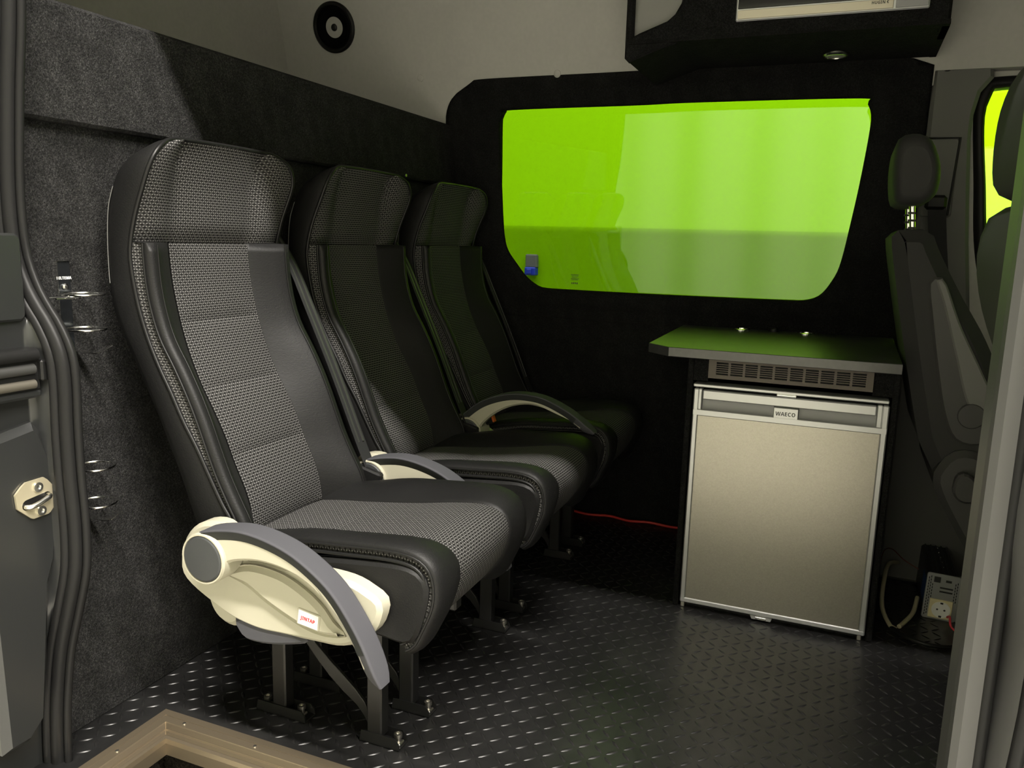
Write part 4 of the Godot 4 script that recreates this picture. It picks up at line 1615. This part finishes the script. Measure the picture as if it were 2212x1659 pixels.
func fridge():
	var o := Vector3(-0.108, 0, -2.36)
	var f = thing("refrigerator", "silver compact refrigerator with brushed steel door under the worktop", "refrigerator", o)
	var z := -2.14
	obj("body", bx(Vector3(-0.346, 0.012, -2.64) - o, Vector3(0.131, 0.628, -2.19) - o, 0.004), "black_plastic", f)
	obj("top_bar", bx(Vector3(-0.347, 0.631, -2.19) - o, Vector3(0.13, 0.64, z) - o, 0.002), "silver", f)
	obj("plinth", bx(Vector3(-0.34, 0.0, -2.6) - o, Vector3(0.125, 0.02, -2.17) - o), "black_plastic", f)
	for x in [-0.338, 0.12]:
		obj("foot", bx(Vector3(x - 0.006, 0.0, z - 0.03) - o, Vector3(x + 0.006, 0.02, z - 0.01) - o, 0.002), "bolt", f)
	var d := part_node("door", f) as Node3D
	# silver frame
	obj("stile", bx(Vector3(-0.345, 0.018, z - 0.045) - o, Vector3(-0.33, 0.627, z) - o, 0.003), "silver", d)
	obj("stile", bx(Vector3(0.116, 0.018, z - 0.045) - o, Vector3(0.132, 0.627, z) - o, 0.003), "silver", d)
	obj("bottom_rail", bx(Vector3(-0.345, 0.018, z - 0.044) - o, Vector3(0.132, 0.0335, z + 0.0002) - o, 0.003), "silver", d)
	obj("top_rail", bx(Vector3(-0.345, 0.5535, z - 0.044) - o, Vector3(0.132, 0.571, z + 0.0002) - o, 0.002), "silver", d)
	obj("handle_bar", bx(Vector3(-0.322, 0.5975, z - 0.03) - o, Vector3(0.104, 0.624, z - 0.004) - o, 0.003), "silver", d)
	obj("handle_end", bx(Vector3(-0.332, 0.57, z - 0.03) - o, Vector3(-0.3225, 0.627, z) - o, 0.002), "silver", d)
	obj("handle_end", bx(Vector3(0.1045, 0.57, z - 0.03) - o, Vector3(0.117, 0.627, z) - o, 0.002), "silver", d)
	obj("name_plate", bx(Vector3(-0.1385, 0.568, z - 0.03) - o, Vector3(-0.0775, 0.5965, z + 0.0004) - o, 0.0015), "silver", d)
	for q in [[-0.322, -0.139], [-0.077, 0.105]]:
		# scooped grip recess
		var m := MB.new()
		var rows := []
		for i in 9:
			var a := PI * 0.5 * i / 8.0
			var yy := 0.598 - 0.028 * sin(a)
			var zz := z - 0.016 + 0.014 * (1.0 - cos(a))
			rows.append([Vector3(q[0], yy, zz) - o, Vector3(q[1], yy, zz) - o])
		m.grid(rows, false, true)
		obj("grip_recess", m, "grey_plastic", d)
	obj("door_panel", bx(Vector3(-0.3305, 0.033, z - 0.02) - o, Vector3(0.1165, 0.5545, z - 0.0015) - o, 0.001), "stainless", d)
	text("lettering", "WAECO", 0.0105, Vector3(-0.1085, 0.5805, z + 0.0008) - o, Vector3.RIGHT, Vector3.UP, "dark_print", d)
	var m := MB.new()
	m.box(Vector3(-0.11, 0.6285, z - 0.012) - o, Vector3(0.05, 0.006, 0.024), 0.002)
	obj("latch", m, "chrome", f)
	m = MB.new()
	m.prism(v2([[-0.155, 0.018], [-0.15, 0.006], [-0.1, 0.006], [-0.096, 0.018]]), z - 0.03, z - 0.004, Transform3D(Basis.IDENTITY, -o), 0.001)
	var la = obj("lower_latch", m, "silver", f)
	obj("slider", bx(Vector3(-0.14, 0.0075, z - 0.006) - o, Vector3(-0.112, 0.0145, z - 0.002) - o, 0.001), "steel", la)

# ---------------------------------------------------------------- overhead console
func console():
	var o := Vector3(-0.21, 1.53, -2.45)
	var c = thing("overhead_console", "black carpeted overhead console above the window with a flat screen", "console", o)
	var zf := -2.25
	# left cheek, underside, front with a cut-out at its rear end
	var m := MB.new()
	var TZ := Transform3D(Basis(Vector3(0, 0, 1), Vector3(0, 1, 0), Vector3(1, 0, 0)), -o)
	m.prism([Vector2(-2.606, 1.53), Vector2(-2.5, 1.94), Vector2(-2.27, 1.94), Vector2(-2.27, 1.53)], -0.615, -0.6, TZ)
	obj("cheek", m, "carpet_black", c)
	m = MB.new()
	# underside rises a little towards the front
	m.prism([Vector2(-2.605, 1.534), Vector2(-2.4, 1.533), Vector2(zf + 0.005, 1.533), Vector2(zf, 1.545), Vector2(-2.603, 1.545)], -0.6, 0.176, Transform3D(Basis(Vector3(0, 0, 1), Vector3(0, 1, 0), Vector3(1, 0, 0)), -o))
	obj("underside", m, "carpet_black", c)
	m = MB.new()
	m.prism(v2([[-0.612, 1.50], [-0.6, 1.488], [-0.47, 1.535], [0.175, 1.538], [0.175, 1.94], [-0.455, 1.94], [-0.458, 1.66], [-0.465, 1.63], [-0.48, 1.604], [-0.5, 1.588], [-0.575, 1.562], [-0.59, 1.555], [-0.592, 1.94], [-0.612, 1.94]]), zf - 0.02, zf, Transform3D(Basis.IDENTITY, -o), 0.006)
	obj("front_panel", m, "carpet_black", c)
	obj("grey_insert", bx(Vector3(-0.6, 1.545, zf - 0.034) - o, Vector3(-0.44, 1.94, zf - 0.026) - o), "insert_grey", c)
	m = MB.new()
	m.prism([Vector2(-2.605, 1.533), Vector2(-2.5, 1.94), Vector2(-2.269, 1.94), Vector2(-2.269, 1.533)], 0.16, 0.1765, TZ)
	obj("end_panel", m, "carpet_black", c)
	m = MB.new()
	m.prism(v2([[-0.612, 1.505], [-0.6, 1.49], [-0.47, 1.533], [-0.55, 1.545]]), -2.6, zf - 0.01, Transform3D(Basis.IDENTITY, -o))
	obj("corner_fillet", m, "carpet_black", c)
	# screen
	var s = thing("flat_screen", "flat screen with a silver lower bezel set in the overhead console", "screen", Vector3(-0.096, 1.571, zf))
	var os := Vector3(-0.096, 1.571, zf)
	obj("body", bx(Vector3(-0.321, 1.571, zf) - os, Vector3(0.127, 1.86, zf + 0.008) - os, 0.003), "silver", s)
	obj("screen_glass", bx(Vector3(-0.316, 1.6, zf + 0.006) - os, Vector3(0.049, 1.855, zf + 0.0095) - os, 0.001), "screen_black", s)
	obj("lower_bezel", bx(Vector3(-0.316, 1.5755, zf + 0.006) - os, Vector3(0.048, 1.597, zf + 0.0105) - os, 0.001), "brushed_bezel", s)
	obj("side_panel", bx(Vector3(0.053, 1.5755, zf + 0.006) - os, Vector3(0.1235, 1.855, zf + 0.0105) - os, 0.001), "grey_plastic", s)
	text("lettering", "HUGIN €", 0.007, Vector3(0.018, 1.5905, zf + 0.0108) - os, Vector3.RIGHT, Vector3.UP, "dark_print", s)
	# round downlight
	var l = thing("ceiling_spotlight", "small round chrome spotlight under the overhead console", "lamp", Vector3(-0.079, 1.531, -2.485))
	m = MB.new()
	m.lathe([Vector2(0.034, 0.0), Vector2(0.034, 0.004), Vector2(0.03, 0.008), Vector2(0.026, 0.009), Vector2(0.025, 0.006)], frame_at(Vector3.ZERO, Vector3.RIGHT, Vector3.BACK), 28)
	obj("trim_ring", m, "steel", l)
	m = MB.new()
	m.lathe([Vector2(0.0255, 0.007), Vector2(0.012, 0.0085), Vector2(0.0, 0.009)], frame_at(Vector3.ZERO, Vector3.RIGHT, Vector3.BACK), 28)
	obj("lens", m, "lens_frosted", l)

# ---------------------------------------------------------------- smaller things
func bottle_holder(at: Vector3, label, rings, group):
	var h = thing("bottle_holder", label, "bottle holder", at, group)
	# plate on the wall (its face looks along +x), rings reach out from it
	obj("wall_plate", bx(Vector3(-0.004, -0.2, -0.014), Vector3(-0.0015, 0.0, 0.014), 0.0005), "dark_chrome", h)
	obj("plate_edge", bx(Vector3(-0.004, -0.2, 0.0135), Vector3(0.001, 0.0, 0.0145)), "chrome", h)
	obj("plate_edge", bx(Vector3(-0.004, -0.001, -0.014), Vector3(0.001, 0.0, 0.014)), "chrome", h)
	for y in rings:
		var m := MB.new()
		var p := []
		for k in 28:
			var a := TAU * k / 28.0
			p.append(Vector3(0.04 + 0.036 * cos(a), y, -0.004 + 0.036 * sin(a)))
		m.tube(p, 0.0022, 8, true)
		obj("ring", m, "chrome", h)
	var m := MB.new()
	m.strap([Vector3(0.0, -0.17, -0.012), Vector3(0.045, -0.172, -0.02), Vector3(0.05, -0.172, -0.022)], 0.014, 0.0015, Vector3(0.1, 0, 1))
	m.strap([Vector3(0.05, -0.172, -0.022), Vector3(0.055, -0.16, -0.045)], 0.016, 0.0015, Vector3(1, 0.3, 0))
	obj("bottom_hook", m, "chrome", h)
	text("lettering", "BILTEMA", 0.0055, Vector3(-0.001, -0.032, 0.0), Vector3(0, 0, -1), Vector3.UP, "white_label", h)
	m = MB.new()
	m.lathe([Vector2(0.0065, -0.001), Vector2(0.006, 0.003), Vector2(0.003, 0.0045), Vector2(0.0, 0.004)], frame_at(Vector3(-0.001, -0.048, 0.0), Vector3(0, 0, -1), Vector3.UP), 14)
	obj("screw", m, "steel", h)
	return h

func small_things():
	var g := "wire bottle holders on the carpeted bulkhead"
	var h = bottle_holder(Vector3(-1.345, 0.941, -1.077), "chrome wire bottle holder with lettered plate, upper one by the door seal", [-0.06, -0.125], g)
	# small side ring of the upper holder
	var m := MB.new()
	var p := []
	for k in 16:
		var a := PI * (-0.5 + k / 15.0)
		p.append(Vector3(0.03 - 0.0 + 0.014 * sin(a) * 1.0, -0.066, 0.012 - 0.016 * cos(a)))
	p.insert(0, Vector3(0.016, -0.066, 0.06))
	p.append(Vector3(0.044, -0.066, 0.055))
	m.tube(p, 0.0018, 7)
	obj("side_loop", m, "chrome", h)
	bottle_holder(Vector3(-1.345, 0.61, -1.077), "chrome wire bottle holder below another one, low beside the door seal", [-0.06, -0.133], g)
	bottle_holder(Vector3(-1.345, 0.93, -1.655), "chrome wire bottle holder glimpsed between the first two seat backs", [-0.06, -0.125], g)
	bottle_holder(Vector3(-1.345, 0.93, -2.19), "chrome wire bottle holder glimpsed behind the last two seat backs", [-0.06, -0.125], g)
	# screw on the upper bulkhead panel
	m = MB.new()
	m.lathe([Vector2(0.005, 0), Vector2(0.0045, 0.002), Vector2(0.0, 0.0028)], frame_at(Vector3.ZERO, Vector3(0, 0, -1), Vector3.UP), 12)
	var sc = obj("panel_screw", m, "bolt")
	sc.position = Vector3(-1.325, 1.197, -2.31)
	tag(sc, "small bright screw head in the upper carpeted bulkhead panel", "screw")
	# speaker in the leaning grey wall
	var nz := Vector3(0, -0.26, 1).normalized()
	var up := Vector3(0, 1, 0.26).normalized()
	var at := Vector3(-1.762, 1.731, -2.61 + 0.26 * (1.731 - 1.53))
	var sp = thing("speaker", "round black loudspeaker in the grey upper side wall", "speaker", at)
	var T := frame_at(Vector3.ZERO, Vector3.RIGHT, up)
	m = MB.new()
	m.lathe([Vector2(0.085, -0.004), Vector2(0.085, 0.006), Vector2(0.08, 0.011), Vector2(0.074, 0.011), Vector2(0.07, 0.006)], T, 40)
	obj("bezel", m, "black_plastic", sp)
	m = MB.new()
	m.lathe([Vector2(0.071, 0.006), Vector2(0.06, 0.009), Vector2(0.052, 0.006), Vector2(0.03, -0.002), Vector2(0.012, -0.003)], T, 40)
	obj("cone", m, "cone_black", sp)
	m = MB.new()
	m.lathe([Vector2(0.013, -0.004), Vector2(0.012, 0.002), Vector2(0.007, 0.006), Vector2(0.0, 0.0075)], T, 20)
	obj("dust_cap", m, "black_plastic", sp)
	for q in [[-1.438, 1.553, "round grey plastic plug in the grey wall, between loudspeaker and window liner"], [-0.931, 1.543, "round grey plastic plug in the grey wall, close beside the overhead console"]]:
		m = MB.new()
		m.lathe([Vector2(0.0125, 0), Vector2(0.0115, 0.003), Vector2(0.006, 0.0055), Vector2(0.0, 0.0062)], T, 20)
		var pg = obj("trim_plug", m, "liner_grey")
		pg.position = Vector3(q[0], q[1], -2.61 + 0.26 * (q[1] - 1.53))
		tag(pg, q[2], "plug", "trim plugs above the window")
	inverter()
	# red wire along the foot of the wall
	m = MB.new()
	var pts := []
	for k in 30:
		var x := lerpf(-1.05, -0.45, k / 29.0)
		pts.append(Vector3(x, 0.008 + 0.002 * sin(k * 0.9), -2.765 + 0.004 * sin(k * 0.7)))
	m.tube(pts, 0.005, 7)
	tag(obj("red_wire", m, "red_wire"), "red wire lying along the foot of the black side wall", "wire")
	m = bx(Vector3(-0.452, 0.0, -2.77), Vector3(-0.445, 0.02, -2.76), 0.001)
	tag(obj("wire_clip", m, "bolt"), "small bright clip at the end of the red wire by the cabinet", "clip")

func inverter():
	var o := Vector3(0.325, 0.0, -2.378)
	var v = thing("power_inverter", "black power inverter with a silver end plate and mains socket beside the refrigerator", "inverter", o)
	v.rotation.z = -0.03
	obj("case", bx(Vector3(-0.038, 0.004, -0.33), Vector3(0.036, 0.128, -0.004), 0.006), "black_metal", v)
	for k in 5:
		obj("fin", bx(Vector3(-0.03 + k * 0.014, 0.127, -0.32), Vector3(-0.026 + k * 0.014, 0.1315, -0.01), 0.001), "black_metal", v)
	for k in 6:
		var m := MB.new()
		m.lathe([Vector2(0.0022, 0.1315), Vector2(0.002, 0.1335), Vector2(0.0, 0.134)], frame_at(Vector3(0.002, 0.0, -0.06 - 0.04 * k), Vector3.RIGHT, Vector3.FORWARD), 8)
		obj("screw", m, "steel", v)
	obj("blue_sticker", bx(Vector3(-0.0386, 0.03, -0.11), Vector3(-0.038, 0.1, -0.02)), "blue_label", v)
	var e := part_node("end_plate", v) as Node3D
	var m := MB.new()
	m.prism(round_rect(-0.042, 0.0, 0.041, 0.133, 0.006), -0.004, 0.0, Transform3D.IDENTITY, 0.001)
	obj("plate", m, "silver", e)
	# rows of vent slits down both edges, cut-outs and switch
	m = MB.new()
	for c in [-0.036, -0.031, -0.026, 0.03, 0.035]:
		for k in 13:
			if c == -0.026 and (k < 5 or k > 10) or c > 0.0 and (k < 5 or k > 11):
				continue
			m.box(Vector3(c, 0.012 + k * 0.0088 + (0.004 if int(c * 1000) % 2 else 0.0), 0.0003), Vector3(0.0022, 0.0062, 0.0008))
	obj("vent_slits", m, "dark_print", e)
	m = bx(Vector3(-0.024, 0.108, -0.001), Vector3(-0.008, 0.124, 0.001))
	m.box(Vector3(0.012, 0.115, 0.0005), Vector3(0.014, 0.006, 0.003))
	m.box(Vector3(0.009, 0.094, 0.0003), Vector3(0.032, 0.0045, 0.001))
	m.box(Vector3(0.009, 0.083, 0.0003), Vector3(0.032, 0.0045, 0.001))
	obj("openings", m, "dark_print", e)
	# Schuko socket
	var k := part_node("mains_socket", v) as Node3D
	m = bx(Vector3(-0.027, 0.006, 0.0), Vector3(0.03, 0.06, 0.004), 0.001)
	obj("socket_face", m, "ivory", k)
	m = MB.new()
	m.lathe([Vector2(0.0235, 0.004), Vector2(0.0235, 0.0055), Vector2(0.0215, 0.0055), Vector2(0.021, 0.0042), Vector2(0.0, 0.0042)], Transform3D(Basis.IDENTITY, Vector3(0.003, 0.032, 0)), 28)
	obj("socket_bowl", m, "white_label", k)
	m = MB.new()
	for q in [[-0.006, 0.032], [0.012, 0.032]]:
		m.lathe([Vector2(0.0028, 0.0044), Vector2(0.0, 0.0046)], Transform3D(Basis.IDENTITY, Vector3(q[0], q[1], 0)), 10)
	m.box(Vector3(0.003, 0.0515, 0.005), Vector3(0.007, 0.005, 0.002))
	m.box(Vector3(0.003, 0.0125, 0.005), Vector3(0.007, 0.005, 0.002))
	obj("contacts", m, "dark_print", k)
	obj("side_flange", bx(Vector3(0.041, 0.0, -0.05), Vector3(0.058, 0.12, 0.0), 0.003), "silver", v)
	# cables
	m = MB.new()
	m.tube(curve([Vector3(0.262, 0.03, -2.7), Vector3(0.205, 0.08, -2.55), Vector3(0.185, 0.07, -2.43), Vector3(0.18, 0.03, -2.33), Vector3(0.2, 0.008, -2.262), Vector3(0.212, 0.007, -2.25)], 30), 0.006, 8)
	m.tube(curve([Vector3(0.276, 0.03, -2.44), Vector3(0.262, 0.012, -2.37), Vector3(0.235, 0.007, -2.3), Vector3(0.222, 0.007, -2.27)], 16), 0.006, 8)
	tag(obj("beige_cable", m, "beige_cable"), "beige mains cable looped on the floor between refrigerator and inverter", "cable")
	m = MB.new()
	m.tube(curve([Vector3(0.2, 0.007, -2.262), Vector3(0.238, 0.007, -2.21), Vector3(0.291, 0.007, -2.19), Vector3(0.35, 0.007, -2.21), Vector3(0.4, 0.02, -2.25)], 24), 0.0055, 8)
	tag(obj("black_cable", m, "black_plastic"), "black cable curving across the floor in front of the inverter", "cable")
	m = MB.new()
	m.tube(curve([Vector3(0.345, 0.02, -2.36), Vector3(0.348, 0.03, -2.34), Vector3(0.35, 0.015, -2.31), Vector3(0.375, 0.008, -2.28)], 14), 0.0032, 7)
	tag(obj("red_lead", m, "pink_wire"), "short red lead under the mains socket of the inverter", "wire")
	m = MB.new()
	m.tube(curve([Vector3(0.18, 0.02, -2.6), Vector3(0.185, 0.1, -2.58), Vector3(0.205, 0.125, -2.55), Vector3(0.235, 0.115, -2.5), Vector3(0.275, 0.1, -2.48)], 20), 0.0014, 6)
	tag(obj("thin_red_wire", m, "dark_red"), "thin dark red wire looped behind the beige cable", "wire")
